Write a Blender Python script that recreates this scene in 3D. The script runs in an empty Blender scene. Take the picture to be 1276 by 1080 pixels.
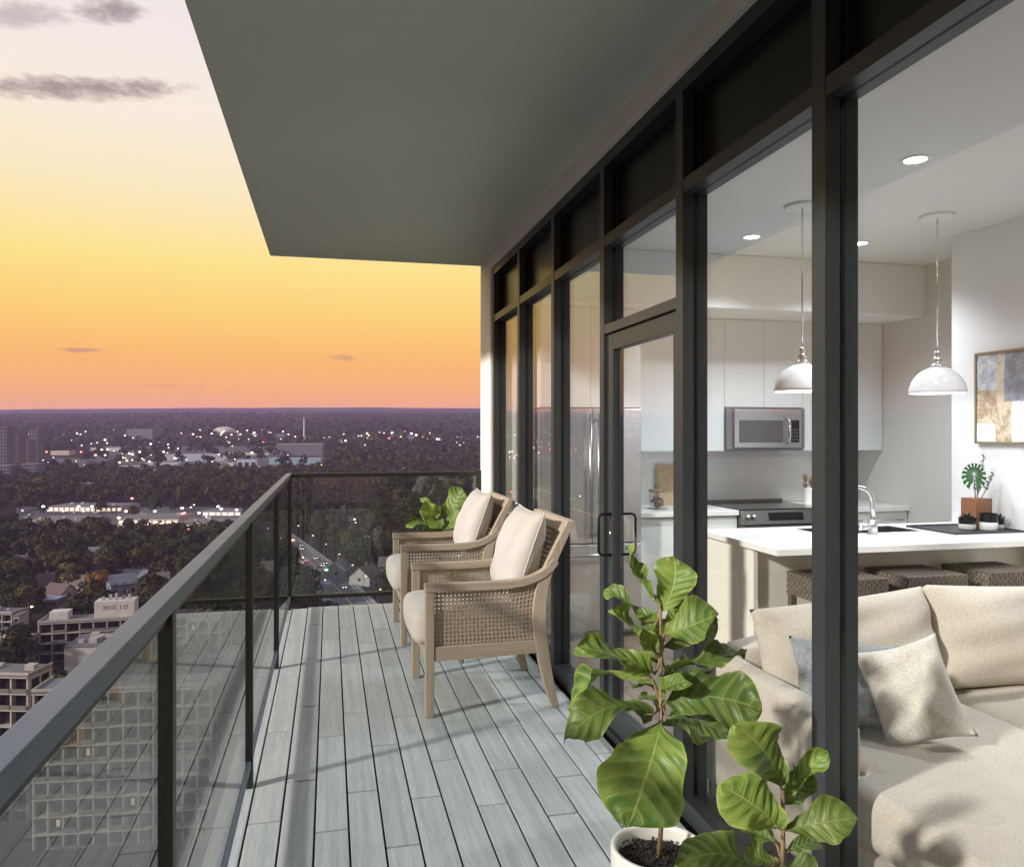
import bpy, bmesh, math, random
import numpy as np
from mathutils import Vector, Matrix
random.seed(7); rng = np.random.default_rng(7)
S = bpy.context.scene
COL = S.collection
R = math.radians
EYE = 1.5
TH = R(13.14)
CT, ST = math.cos(TH), math.sin(TH)
FPX = 972.0

# ------------------------------------------------------------------ camera
cam_d = bpy.data.cameras.new('camera'); cam = bpy.data.objects.new('camera', cam_d); COL.objects.link(cam)
cam.location = (0, 0, EYE); cam.rotation_euler = (R(90), 0, -TH)
cam_d.sensor_width = 36; cam_d.lens = 36 * FPX / 1276.0
cam_d.clip_start = 0.05; cam_d.clip_end = 40000
S.camera = cam

# ------------------------------------------------------------------ light, sky, exposure
SUN_EL = R(24.0)
SUN_TRAVEL = Vector((math.cos(SUN_EL) * .932, math.cos(SUN_EL) * .363, -math.sin(SUN_EL)))
sun_d = bpy.data.lights.new('sun', 'SUN'); sun = bpy.data.objects.new('sun', sun_d); COL.objects.link(sun)
sun_d.energy = 3.9; sun_d.angle = R(3.4); sun_d.color = (1.0, .945, .86)
sun.rotation_euler = SUN_TRAVEL.to_track_quat('-Z', 'Y').to_euler()
S.view_settings.view_transform = 'Standard'
S.view_settings.look = 'None'
S.view_settings.exposure = 0.45
S.view_settings.gamma = 1.0
S.view_settings.use_curve_mapping = False
try:
    S.cycles.use_denoising = True
    S.cycles.denoiser = 'OPENIMAGEDENOISE'
    S.cycles.max_bounces = 9
    S.cycles.diffuse_bounces = 4
    S.cycles.glossy_bounces = 4
    S.cycles.transmission_bounces = 4
    S.cycles.transparent_max_bounces = 28
    S.cycles.volume_bounces = 0
    S.cycles.use_adaptive_sampling = True
    S.cycles.adaptive_threshold = 0.02
    S.cycles.sample_clamp_indirect = 6
    S.cycles.caustics_reflective = False
    S.cycles.caustics_refractive = False
except Exception:
    pass

def ray(u, v):
    a = (u - 638.0) / FPX; b = (540.0 - v) / FPX
    return Vector((a * CT + ST, -a * ST + CT, b))
def at_d(u, v, d):
    return Vector((0, 0, EYE)) + ray(u, v) * d
def at_z(u, v, z):
    r = ray(u, v); return at_d(u, v, (z - EYE) / r.z)
def at_x(u, v, x):
    r = ray(u, v); return at_d(u, v, x / r.x)
def at_y(u, v, y):
    r = ray(u, v); return at_d(u, v, y / r.y)

def srgb(r, g, b):
    f = lambda c: (c / 255 / 12.92) if c <= 10 else (((c / 255) + .055) / 1.055) ** 2.4
    return (f(r), f(g), f(b))

# the sky: a dusk gradient by elevation with a few thin dark clouds
W = bpy.data.worlds.new('World'); S.world = W; W.use_nodes = True
wn = W.node_tree; wn.nodes.clear()
class NT:
    """small helper to write node graphs"""
    def __init__(s, nt): s.nt = nt
    def n(s, t, **k):
        nd = s.nt.nodes.new(t)
        for a, b in k.items(): setattr(nd, a, b)
        return nd
    def _in(s, sock, v):
        if v is None: return
        if hasattr(v, 'is_output'): s.nt.links.new(v, sock)
        else: sock.default_value = v
    def math(s, op, a, b=None, c=None, clamp=False):
        nd = s.n('ShaderNodeMath', operation=op); nd.use_clamp = clamp
        s._in(nd.inputs[0], a); s._in(nd.inputs[1], b); s._in(nd.inputs[2], c)
        return nd.outputs[0]
    def vmath(s, op, a, b=None):
        nd = s.n('ShaderNodeVectorMath', operation=op)
        s._in(nd.inputs[0], a); s._in(nd.inputs[1], b)
        return nd.outputs[0]
    def noise(s, vec, scale, detail=3, rough=.55, dist=0.0):
        nd = s.n('ShaderNodeTexNoise')
        s._in(nd.inputs['Vector'], vec); nd.inputs['Scale'].default_value = scale
        nd.inputs['Detail'].default_value = detail; nd.inputs['Roughness'].default_value = rough
        nd.inputs['Distortion'].default_value = dist
        return nd.outputs['Fac']
    def ramp(s, fac, stops, interp='LINEAR'):
        nd = s.n('ShaderNodeValToRGB'); s._in(nd.inputs[0], fac)
        e = nd.color_ramp.elements; nd.color_ramp.interpolation = interp
        while len(e) < len(stops): e.new(.5)
        for el, (p, c) in zip(e, stops):
            el.position = p; el.color = (*c, 1) if len(c) == 3 else c
        return nd.outputs[0]
    def mix(s, fac, a, b, mode='MIX'):
        nd = s.n('ShaderNodeMix', data_type='RGBA', blend_type=mode)
        s._in(nd.inputs[0], fac)
        for k, v in ((6, a), (7, b)):
            if isinstance(v, tuple) and len(v) == 3: v = (*v, 1)
            s._in(nd.inputs[k], v)
        return nd.outputs[2]
    def sep(s, v):
        nd = s.n('ShaderNodeSeparateXYZ'); s._in(nd.inputs[0], v); return nd.outputs
    def comb(s, x, y, z):
        nd = s.n('ShaderNodeCombineXYZ')
        for i, q in enumerate((x, y, z)): s._in(nd.inputs[i], q)
        return nd.outputs[0]
    def maprange(s, v, a, b, c=0.0, d=1.0, smooth=True):
        nd = s.n('ShaderNodeMapRange')
        nd.interpolation_type = 'SMOOTHSTEP' if smooth else 'LINEAR'
        s._in(nd.inputs[0], v)
        for i, q in enumerate((a, b, c, d)): nd.inputs[1 + i].default_value = q
        return nd.outputs[0]
w = NT(wn)
tc = w.n('ShaderNodeTexCoord')
dirv = w.vmath('NORMALIZE', tc.outputs['Generated'])
dx, dy, dz = w.sep(dirv)[:3]
el = w.math('DEGREES', w.math('ARCSINE', dz))
az = w.math('DEGREES', w.math('ARCTAN2', dx, dy))
elf = w.math('DIVIDE', w.math('ADD', el, 5.0), 95.0, clamp=True)
def elp(deg): return (deg + 5) / 95
sky = w.ramp(elf, [(elp(-5), (.16, .12, .17)), (elp(-.5), (.80, .28, .05)), (elp(1.6), (1.04, .40, .05)), (elp(4.8), (1.0, .475, .075)),
                   (elp(8), (.98, .62, .125)), (elp(11.5), (.97, .755, .22)), (elp(16), (.94, .795, .50)),
                   (elp(21), srgb(245, 232, 218)), (elp(26.5), srgb(238, 228, 226)), (elp(42), srgb(196, 202, 224)), (elp(90), srgb(132, 156, 206))])
# clouds in direction space: (u, v, half width px, half height px, strength)
nv = w.vmath('MULTIPLY', dirv, (1.0, 1.0, 2.6))
n1 = w.noise(nv, 22, 5, .58)
n2 = w.noise(nv, 75, 3, .6)
nn = w.math('ADD', w.math('MULTIPLY', w.math('SUBTRACT', n1, .5), 3.0), w.math('MULTIPLY', w.math('SUBTRACT', n2, .5), 2.2))
mask = None
for (u, v, hw, hh, st) in [(95, 111, 165, 20, .95), (30, 20, 75, 22, .55), (130, 14, 60, 20, .9), (97, 436, 36, 4, .75), (425, 446, 22, 5, .6), (205, 481, 60, 2, .22)]:
    r = ray(u, v).normalized(); a0 = math.degrees(math.atan2(r.x, r.y)); e0 = math.degrees(math.asin(r.z))
    r2 = ray(u + hw, v).normalized(); r3 = ray(u, v - hh).normalized()
    ha = abs(math.degrees(math.atan2(r2.x, r2.y)) - a0); he = abs(math.degrees(math.asin(r3.z)) - e0)
    kt = (math.degrees(math.asin(r2.z)) - e0) / ha
    eln = w.math('SUBTRACT', el, w.math('MULTIPLY', w.math('SUBTRACT', az, a0), kt))
    qa = w.math('POWER', w.math('ABSOLUTE', w.math('DIVIDE', w.math('SUBTRACT', az, a0), ha)), 2.0)
    qe = w.math('POWER', w.math('ABSOLUTE', w.math('DIVIDE', w.math('SUBTRACT', eln, e0), he)), 2.0)
    k = w.math('SUBTRACT', w.math('ADD', 1.0, w.math('MULTIPLY', nn, .50)), w.math('ADD', qa, qe))
    k = w.math('MULTIPLY', w.maprange(k, .0, 1.15), st)
    mask = k if mask is None else w.math('MAXIMUM', mask, k)
cloudc = w.ramp(elf, [(elp(3), srgb(190, 125, 108)), (elp(9), srgb(190, 150, 120)), (elp(20), srgb(158, 140, 138)), (elp(28), srgb(152, 138, 142))])
skyc = w.mix(mask, sky, cloudc)
bg = w.n('ShaderNodeBackground'); wn.links.new(skyc, bg.inputs[0]); bg.inputs[1].default_value = 0.78
wo = w.n('ShaderNodeOutputWorld'); wn.links.new(bg.outputs[0], wo.inputs[0])

# ------------------------------------------------------------------ helpers
class MB:
    def __init__(s): s.v = []; s.f = []; s.m = []
    def add(s, vs, fs, mi=0):
        o = len(s.v); s.v += [tuple(x) for x in vs]; s.f += [tuple(i + o for i in f) for f in fs]; s.m += [mi] * len(fs); return s
    def box(s, x0, x1, y0, y1, z0, z1, mi=0):
        v = [(x, y, z) for z in (z0, z1) for y in (y0, y1) for x in (x0, x1)]
        return s.add(v, [(0, 2, 3, 1), (4, 5, 7, 6), (0, 1, 5, 4), (2, 6, 7, 3), (0, 4, 6, 2), (1, 3, 7, 5)], mi)
    def cbox(s, cx, cy, z0, w_, d_, h_, mi=0): return s.box(cx - w_ / 2, cx + w_ / 2, cy - d_ / 2, cy + d_ / 2, z0, z0 + h_, mi)
    def tube(s, pts, r, n=8, mi=0, caps=True, sx=1.0):
        pts = [Vector(p) for p in pts]; rr = r if isinstance(r, (list, tuple)) else [r] * len(pts)
        vs = []; prev = None
        for i, p in enumerate(pts):
            t = (pts[min(i + 1, len(pts) - 1)] - pts[max(i - 1, 0)]).normalized()
            if prev is None:
                a = Vector((0, 0, 1)) if abs(t.z) < .9 else Vector((1, 0, 0)); prev = t.cross(a).normalized()
            x = (prev - t * prev.dot(t)).normalized(); prev = x; y = t.cross(x)
            for k in range(n):
                an = 2 * math.pi * k / n
                vs.append(p + (x * math.cos(an) * sx + y * math.sin(an)) * rr[i])
        fs = []
        for i in range(len(pts) - 1):
            for k in range(n):
                a = i * n + k; b = i * n + (k + 1) % n
                fs.append((a, b, b + n, a + n))
        if caps: fs += [tuple(range(n - 1, -1, -1)), tuple(range((len(pts) - 1) * n, len(pts) * n))]
        return s.add(vs, fs, mi)
    def lathe(s, prof, c=(0, 0, 0), n=24, mi=0):
        vs = []; fs = []
        for (r, z) in prof:
            for k in range(n):
                an = 2 * math.pi * k / n; vs.append((c[0] + r * math.cos(an), c[1] + r * math.sin(an), c[2] + z))
        for i in range(len(prof) - 1):
            for k in range(n):
                a = i * n + k; b = i * n + (k + 1) % n; fs.append((a, b, b + n, a + n))
        return s.add(vs, fs, mi)
    def prism(s, poly, axis, a0, a1, mi=0):
        """poly in the two other axes; axis 0,1,2"""
        def mk(p, a):
            l = list(p); l.insert(axis, a); return tuple(l)
        n = len(poly); vs = [mk(p, a0) for p in poly] + [mk(p, a1) for p in poly]
        fs = [(i, (i + 1) % n, n + (i + 1) % n, n + i) for i in range(n)] + [tuple(range(n - 1, -1, -1)), tuple(range(n, 2 * n))]
        return s.add(vs, fs, mi)
    def sweep(s, prof, y0, y1, mi=0):
        """ribbon of (x,z) pairs lists: prof = [((x,z) outer,(x,z) inner),...] extruded in y"""
        vs = []
        for (o, i) in prof: vs += [(o[0], y0, o[1]), (o[0], y1, o[1]), (i[0], y1, i[1]), (i[0], y0, i[1])]
        fs = []
        for k in range(len(prof) - 1):
            a = 4 * k
            for j in range(4): fs.append((a + j, a + (j + 1) % 4, a + 4 + (j + 1) % 4, a + 4 + j))
        e = 4 * (len(prof) - 1)
        fs += [(3, 2, 1, 0), (e, e + 1, e + 2, e + 3)]
        return s.add(vs, fs, mi)
    def grid(s, fn, nu, nv_, mi=0, closed_u=False):
        vs = [fn(i / nu, j / nv_) for j in range(nv_ + 1) for i in range(nu + 1)]
        fs = [(j * (nu + 1) + i, j * (nu + 1) + i + 1, (j + 1) * (nu + 1) + i + 1, (j + 1) * (nu + 1) + i) for j in range(nv_) for i in range(nu)]
        return s.add(vs, fs, mi)
    def mesh(s, name, mats, off=(0, 0, 0), smooth=False, fix=True):
        me = bpy.data.meshes.new(name)
        o = Vector(off)
        me.from_pydata([(x[0] - o.x, x[1] - o.y, x[2] - o.z) for x in s.v], [], s.f)
        for m in (mats if isinstance(mats, (list, tuple)) else [mats]): me.materials.append(m)
        if any(s.m): me.polygons.foreach_set('material_index', s.m)
        if fix:
            bm = bmesh.new(); bm.from_mesh(me)
            if smooth: bmesh.ops.remove_doubles(bm, verts=bm.verts, dist=1e-5)
            bmesh.ops.recalc_face_normals(bm, faces=bm.faces); bm.to_mesh(me); bm.free()
        if smooth: me.polygons.foreach_set('use_smooth', [True] * len(me.polygons))
        me.update()
        return me
def link(name, me, parent=None, loc=None, rz=0):
    o = bpy.data.objects.new(name, me); COL.objects.link(o)
    if loc is not None: o.location = loc
    if rz: o.rotation_euler = (0, 0, rz)
    if parent is not None: o.parent = parent
    return o
def wloc(o):
    v = Vector((0, 0, 0))
    while o is not None: v += o.location; o = o.parent
    return v
def part(name, mb, mat_, parent, local=False, smooth=False, bevel=0, auto=None):
    me = mb.mesh(name, mat_, (0, 0, 0) if (local or parent is None) else wloc(parent), smooth)
    o = link(name, me, parent)
    if bevel:
        b = o.modifiers.new('bevel', 'BEVEL'); b.width = bevel; b.segments = 2; b.limit_method = 'ANGLE'; b.angle_limit = R(40)
    return o
def tag(o, label, cat, group=None):
    o['label'] = label; o['category'] = cat
    if group: o['group'] = group
    return o
def thing(name, label, cat, loc=(0, 0, 0), rz=0, group=None):
    o = bpy.data.objects.new(name, None); COL.objects.link(o); o.empty_display_size = .1
    o.location = loc; o.rotation_euler = (0, 0, rz); return tag(o, label, cat, group)
def struct(name, mb, mat_, smooth=False, bevel=0):
    o = part(name, mb, mat_, None, smooth=smooth, bevel=bevel); o['kind'] = 'structure'; return o
def copy_tree(o, parent=None):
    c = o.copy(); COL.objects.link(c); c.parent = parent
    for ch in list(o.children): copy_tree(ch, c)
    return c

# ------------------------------------------------------------------ materials
def new_mat(name):
    m = bpy.data.materials.new(name); m.use_nodes = True
    nt = m.node_tree; b = nt.nodes['Principled BSDF']
    return m, NT(nt), b
def mat(name, col, rough=.5, metal=0.0, var=0.0, vscale=8.0, stretch=(1, 1, 1), bump=0.0, bscale=60.0, orand=0.0, spec=None, col2=None, world=False, rvar=0.0, bdist=.004):
    m, t, b = new_mat(name)
    tcn = t.n('ShaderNodeTexCoord')
    if world: vec = t.n('ShaderNodeNewGeometry').outputs['Position']
    else: vec = tcn.outputs['Object']
    oi = t.n('ShaderNodeObjectInfo')
    vec = t.vmath('ADD', vec, t.comb(t.math('MULTIPLY', oi.outputs['Random'], 37.0), t.math('MULTIPLY', oi.outputs['Random'], 91.0), 0.0))
    vec = t.vmath('MULTIPLY', vec, stretch)
    base = (*col, 1)
    cur = None
    if var or col2:
        nz = t.noise(vec, vscale, 5, .6)
        c2 = col2 or tuple(min(1, c * (1 + var)) for c in col)
        c1 = col if col2 else tuple(c * (1 - var) for c in col)
        cur = t.mix(t.maprange(nz, .3, .7), c1, c2)
    if orand:
        f = t.math('ADD', 1.0, t.math('MULTIPLY', t.math('SUBTRACT', oi.outputs['Random'], .5), 2 * orand))
        cur = t.mix(1.0, cur if cur is not None else (*col, 1), t.comb(f, f, f), 'MULTIPLY')
    if cur is not None: t.nt.links.new(cur, b.inputs['Base Color'])
    else: b.inputs['Base Color'].default_value = base
    b.inputs['Roughness'].default_value = rough; b.inputs['Metallic'].default_value = metal
    if rvar:
        t.nt.links.new(t.math('ADD', rough - rvar, t.math('MULTIPLY', t.noise(vec, vscale * 1.7, 4), 2 * rvar)), b.inputs['Roughness'])
    if spec is not None: b.inputs['Specular IOR Level'].default_value = spec
    if bump:
        bp = t.n('ShaderNodeBump'); bp.inputs['Strength'].default_value = bump; bp.inputs['Distance'].default_value = bdist
        t.nt.links.new(t.noise(vec, bscale, 4, .6), bp.inputs['Height']); t.nt.links.new(bp.outputs[0], b.inputs['Normal'])
    return m
def glass_mat(name, tint=(1, 1, 1), f0=.04, rough=0.0, gain=1.0):
    m, t, b = new_mat(name); t.nt.nodes.remove(b)
    lw = t.n('ShaderNodeLayerWeight'); lw.inputs[0].default_value = .5
    f = t.math('ADD', f0, t.math('MULTIPLY', t.math('POWER', lw.outputs['Facing'], 5.0), (1 - f0) * gain), clamp=True)
    tr = t.n('ShaderNodeBsdfTransparent'); tr.inputs[0].default_value = (*tint, 1)
    gl = t.n('ShaderNodeBsdfGlossy'); gl.inputs['Roughness'].default_value = rough
    mx = t.n('ShaderNodeMixShader'); t.nt.links.new(f, mx.inputs[0]); t.nt.links.new(tr.outputs[0], mx.inputs[1]); t.nt.links.new(gl.outputs[0], mx.inputs[2])
    t.nt.links.new(mx.outputs[0], t.nt.nodes['Material Output'].inputs[0])
    return m
def emit_mat(name, col, strength, sample=True):
    m, t, b = new_mat(name)
    b.inputs['Base Color'].default_value = (.6, .6, .6, 1)
    b.inputs['Emission Color'].default_value = (*col, 1); b.inputs['Emission Strength'].default_value = strength
    if not sample: m.cycles.emission_sampling = 'NONE'
    return m
def fabric_mat(name, col, col2, scale=420.0, bump=.5):
    m, t, b = new_mat(name)
    vec = t.n('ShaderNodeTexCoord').outputs['Object']
    big = t.noise(vec, 7, 4); th = t.noise(t.vmath('MULTIPLY', vec, (1, .35, 1)), scale * .8, 3); th2 = t.noise(t.vmath('MULTIPLY', vec, (.35, 1, 1)), scale * .8, 3)
    k = t.math('ADD', t.math('MULTIPLY', t.math('ADD', th, th2), .42), t.math('MULTIPLY', big, .16))
    t.nt.links.new(t.mix(t.maprange(k, .36, .64), col, col2), b.inputs['Base Color'])
    b.inputs['Roughness'].default_value = .92; b.inputs['Specular IOR Level'].default_value = .2
    b.inputs['Sheen Weight'].default_value = .15
    bp = t.n('ShaderNodeBump'); bp.inputs['Strength'].default_value = bump; bp.inputs['Distance'].default_value = .003
    t.nt.links.new(k, bp.inputs['Height']); t.nt.links.new(bp.outputs[0], b.inputs['Normal'])
    return m
def wood_mat(name, c1, c2, c3, along=1, rough=.55, scale=3.0, orand=.12, bump=.25):
    m, t, b = new_mat(name)
    vec = t.n('ShaderNodeTexCoord').outputs['Object']; oi = t.n('ShaderNodeObjectInfo')
    vec = t.vmath('ADD', vec, t.comb(t.math('MULTIPLY', oi.outputs['Random'], 53.0), t.math('MULTIPLY', oi.outputs['Random'], 17.0), t.math('MULTIPLY', oi.outputs['Random'], 29.0)))
    st = [12.0, 12.0, 12.0]; st[along] = .30
    sv = t.vmath('MULTIPLY', vec, tuple(st))
    a = t.noise(sv, scale, 5, .6, .6); fine = t.noise(t.vmath('MULTIPLY', sv, (3, 3, 3)), scale * 4, 4, .65)
    patch = t.noise(vec, 1.6, 3)
    c = t.mix(t.maprange(a, .3, .7), c1, c2)
    c = t.mix(t.math('MULTIPLY', t.maprange(fine, .42, .72), .55), c, c3)
    f = t.math('ADD', t.math('ADD', 1.0 - .08, t.math('MULTIPLY', patch, .16)), t.math('MULTIPLY', t.math('SUBTRACT', oi.outputs['Random'], .5), 2 * orand))
    c = t.mix(1.0, c, t.comb(f, f, f), 'MULTIPLY')
    t.nt.links.new(c, b.inputs['Base Color'])
    t.nt.links.new(t.math('ADD', rough - .1, t.math('MULTIPLY', a, .2)), b.inputs['Roughness'])
    bp = t.n('ShaderNodeBump'); bp.inputs['Strength'].default_value = bump; bp.inputs['Distance'].default_value = .002
    t.nt.links.new(fine, bp.inputs['Height']); t.nt.links.new(bp.outputs[0], b.inputs['Normal'])
    return m
M = {}
M['plank'] = wood_mat('wood_look_porcelain', (.36, .405, .42), (.50, .535, .54), (.235, .27, .285), 1, .5, 2.6, .06, .3)
M['joint'] = mat('dark_joint', (.008, .008, .009), .95)
M['soffit'] = mat('painted_concrete_soffit', (.68, .70, .62), .85, var=.03, vscale=1.2, bump=.15, bscale=90)
M['cream'] = mat('cream_render', (.82, .82, .73), .8, var=.03, vscale=3, bump=.2, bscale=120)
M['frame'] = mat('charcoal_aluminium', (.036, .043, .048), .42, .2, var=.06, vscale=4, rvar=.06)
M['rail'] = mat('grey_blue_aluminium', (.105, .142, .20), .42, .2, var=.05, vscale=5, rvar=.06)
M['post'] = mat('dark_bronze_aluminium', (.028, .029, .026), .42, .5, rvar=.05)
M['spandrel'] = mat('dark_spandrel_glass', (.010, .010, .008), .28, spec=.35)
M['glass'] = glass_mat('window_glass', (.97, .98, .98), .042, gain=1.0)
M['railglass'] = glass_mat('tinted_guard_glass', (.86, .875, .86), .06, gain=1.0)
M['clearglass'] = glass_mat('clear_glass', (.97, .98, .98), .05)
M['black'] = mat('black_metal', (.012, .012, .013), .35, .6)
M['steel'] = mat('brushed_steel', (.52, .52, .53), .3, .9, var=.06, vscale=3, stretch=(1, 1, 30))
M['chrome'] = mat('chrome', (.72, .72, .74), .12, 1.0)
M['white'] = mat('white_lacquer', (.80, .82, .80), .35, var=.01, vscale=2)
M['cabinet'] = mat('pale_green_white_lacquer', (.78, .825, .82), .32, var=.012, vscale=2)
M['panel'] = mat('warm_white_panel', (.80, .77, .69), .42, var=.015, vscale=3)
M['wall'] = mat('warm_grey_wall_paint', (.64, .63, .605), .85, var=.015, vscale=2, bump=.08, bscale=150)
M['wall2'] = mat('white_wall_paint', (.80, .80, .81), .85, var=.012, vscale=2, bump=.08, bscale=150)
M['ceil'] = mat('white_ceiling_paint', (.74, .74, .745), .9, var=.01, vscale=1.5)
M['chairwood'] = wood_mat('weathered_teak', (.34, .275, .21), (.43, .355, .275), (.25, .20, .15), 2, .6, 4, .06, .25)
M['chairwoodh'] = wood_mat('weathered_teak_horizontal', (.34, .275, .21), (.43, .355, .275), (.25, .20, .15), 0, .6, 4, .06, .25)
M['cane'] = mat('woven_cane', (.36, .295, .22), .7, var=.15, vscale=70, bump=.3, bscale=300)
M['cushion'] = fabric_mat('outdoor_cushion_linen', (.45, .42, .39), (.54, .51, .48), 380, .35)
M['sofa'] = fabric_mat('oatmeal_linen', (.44, .385, .32), (.57, .51, .435), 300, .6)
M['pillowgrey'] = fabric_mat('grey_blue_knit', (.12, .135, .15), (.40, .42, .43), 420, 1.0)
M['pillowcream'] = fabric_mat('cream_weave', (.50, .47, .41), (.68, .65, .59), 260, .9)

# ------------------------------------------------------------------ terrain
SLOPE = .0512; DROP = 82.0
def lat_dep(x, y): return x * CT - y * ST, x * ST + y * CT
def from_ld(l, d): return l * CT + d * ST, -l * ST + d * CT
def bumps(l, d):
    k = .22 * np.clip((d - 1500) / 2000, 0, 1)
    b = 14 * np.sin(l / 900 + 1.3) + 10 * np.sin(l / 410 + d / 700) + 7 * np.sin(l / 230 - d / 300 + 2) + 5 * np.sin(d / 420)
    k2 = .35 * np.clip((d - 3400) / 900, 0, 1)
    return k * b + k2 * (9 * np.sin(l / 520 + 4) + 6 * np.sin(l / 1500 + .6) + 3 * np.sin(l / 160) + 2 * np.sin(l / 75))
def ground_ld(l, d):
    dd = np.maximum(d, 0)
    z = EYE - DROP + SLOPE * np.minimum(dd, 4500) + bumps(l, dd)
    return z - np.clip(d - 4500, 0, None) * .03
def ground(x, y):
    l, d = lat_dep(x, y); return float(ground_ld(l, d))
def gpix(u, v, hz=0.0):
    """ground point seen at a pixel (or point hz above ground)"""
    k = SLOPE + (v - 540) / FPX
    d = (DROP - hz) / max(k, .0205)
    p = at_d(u, v, d); return Vector((p.x, p.y, ground(p.x, p.y))), d
ld_d = np.concatenate([np.linspace(-900, 0, 7), np.linspace(40, 2000, 60), np.linspace(2060, 5200, 70)])
ld_l = np.concatenate([np.linspace(-9000, -2000, 40), np.linspace(-1950, 1950, 90), np.linspace(2000, 9000, 40)])
LL, DD = np.meshgrid(ld_l, ld_d)
ZZ = ground_ld(LL, DD); XX, YY = from_ld(LL, DD)
mb = MB(); mb.v = list(zip(XX.ravel().tolist(), YY.ravel().tolist(), ZZ.ravel().tolist()))
nl = len(ld_l)
mb.f = [(j * nl + i, j * nl + i + 1, (j + 1) * nl + i + 1, (j + 1) * nl + i) for j in range(len(ld_d) - 1) for i in range(nl - 1)]; mb.m = [0] * len(mb.f)
def ground_material():
    m, t, b = new_mat('wooded_ground')
    pos = t.n('ShaderNodeNewGeometry').outputs['Position']
    a = t.noise(pos, .012, 6, .65); c = t.noise(pos, .05, 5, .7); d = t.noise(t.vmath('MULTIPLY', pos, (1, .5, 1)), .0025, 5, .6)
    cc = t.mix(t.maprange(a, .35, .65), (.018, .020, .012), (.036, .034, .024))
    cc = t.mix(t.math('MULTIPLY', t.maprange(c, .5, .75), .6), cc, (.012, .013, .009))
    cc = t.mix(t.math('MULTIPLY', t.maprange(d, .52, .7), .5), cc, (.06, .052, .042))
    t.nt.links.new(cc, b.inputs['Base Color']); b.inputs['Roughness'].default_value = 1; b.inputs['Specular IOR Level'].default_value = 0
    return m
M['ground'] = ground_material()
struct('ground', mb, M['ground'], smooth=True)

# ------------------------------------------------------------------ balcony
BX0, BX1, BY1 = -.40, 1.345, 6.95
FX = 1.345                     # outer face of the mullions
struct('balcony_slab', MB().box(-.47, 1.325, -2.2, 6.99, -.26, -.021), mat('raw_concrete_slab', (.035, .036, .037), .9, var=.2, vscale=6))
deck = struct('balcony_floor', MB().box(-.44, 1.322, -2.1, 6.97, -.021, -.013), M['joint'])
PW, PL, GAP = .127, .945, .0080
x = -.4335; row = 0
tile_cache = {}
def tile_mesh(w_, l_):
    k = (round(w_, 3), round(l_, 3))
    if k not in tile_cache:
        b_ = .0015; m_ = MB()
        # a plank with a fine chamfer along its top edge
        v = [(-w_/2, -l_/2, -.012), (w_/2, -l_/2, -.012), (w_/2, l_/2, -.012), (-w_/2, l_/2, -.012),
             (-w_/2, -l_/2, -b_), (w_/2, -l_/2, -b_), (w_/2, l_/2, -b_), (-w_/2, l_/2, -b_),
             (-w_/2+b_, -l_/2+b_, 0), (w_/2-b_, -l_/2+b_, 0), (w_/2-b_, l_/2-b_, 0), (-w_/2+b_, l_/2-b_, 0)]
        f = [(0, 1, 5, 4), (1, 2, 6, 5), (2, 3, 7, 6), (3, 0, 4, 7), (4, 5, 9, 8), (5, 6, 10, 9), (6, 7, 11, 10), (7, 4, 8, 11), (8, 9, 10, 11), (3, 2, 1, 0)]
        m_.add(v, f); tile_cache[k] = m_.mesh('plank', M['plank'], fix=False)
    return tile_cache[k]
offs = [0, .49, .13, .62, .30, .80, .42, .05, .55, .22, .70, .36, .85, .15]
while x < 1.31:
    w_ = min(PW - GAP, 1.318 - x)
    y = -2.05 - offs[row % len(offs)] * PL
    while y < 6.96:
        y0 = max(y, -2.05); y1 = min(y + PL - .0125, 6.965)
        if y1 - y0 > .03:
            o = link('plank', tile_mesh(w_, y1 - y0), deck, (x + w_ / 2, (y0 + y1) / 2, random.uniform(-.0006, .0006)))
        y += PL
    x += PW; row += 1
struct('balcony_ceiling', MB().box(-.495, 1.72, -2.4, 6.93, 3.01, 3.26), M['soffit'], bevel=.004)

# guard rail
rl = thing('guard_rail', 'grey metal balcony guard rail with tinted glass panels above the deck', 'railing', (-.34, 3, 0))
part('top_rail', MB().box(-.362, -.320, -2.1, 6.93, 1.125, 1.160), M['rail'], rl, bevel=.003)
part('top_rail', MB().box(-.320, 1.325, 6.888, 6.93, 1.125, 1.1595), M['post'], rl, bevel=.003)
part('bottom_rail', MB().box(-.352, -.324, -2.1, 6.925, .092, .118), M['rail'], rl, bevel=.002)
part('bottom_rail', MB().box(-.323, 1.325, 6.895, 6.923, .085, .118), M['post'], rl, bevel=.002)
PY = [-1.68, .04, 1.76, 3.48, 5.20, 6.905]
for y in PY:
    p_ = part('post', MB().box(-.351, -.318, y - .021, y + .021, .0, 1.125), M['post'], rl, bevel=.003)
part('post', MB().box(1.285, 1.3249, 6.886, 6.932, 0, 1.17), M['post'], rl, bevel=.003)
for a, b in zip(PY[:-1], PY[1:]):
    part('glass_panel', MB().box(-.341, -.333, a + .024, b - .024, .119, 1.124), M['railglass'], rl)
    part('glass_channel', MB().box(-.345, -.329, a + .022, b - .022, 1.108, 1.1248), M['post'], rl)
part('glass_panel', MB().box(-.314, 1.283, 6.905, 6.913, .119, 1.124), M['railglass'], rl)

# corner pier and header band
struct('wall_pier', MB().box(1.325, 1.72, 6.4925, 6.93, 0, 3.0098), M['cream'], bevel=.004)
struct('wall_header', MB().box(1.325, 1.72, -2.4, 6.4925, 2.90, 3.0098), M['cream'])

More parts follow.
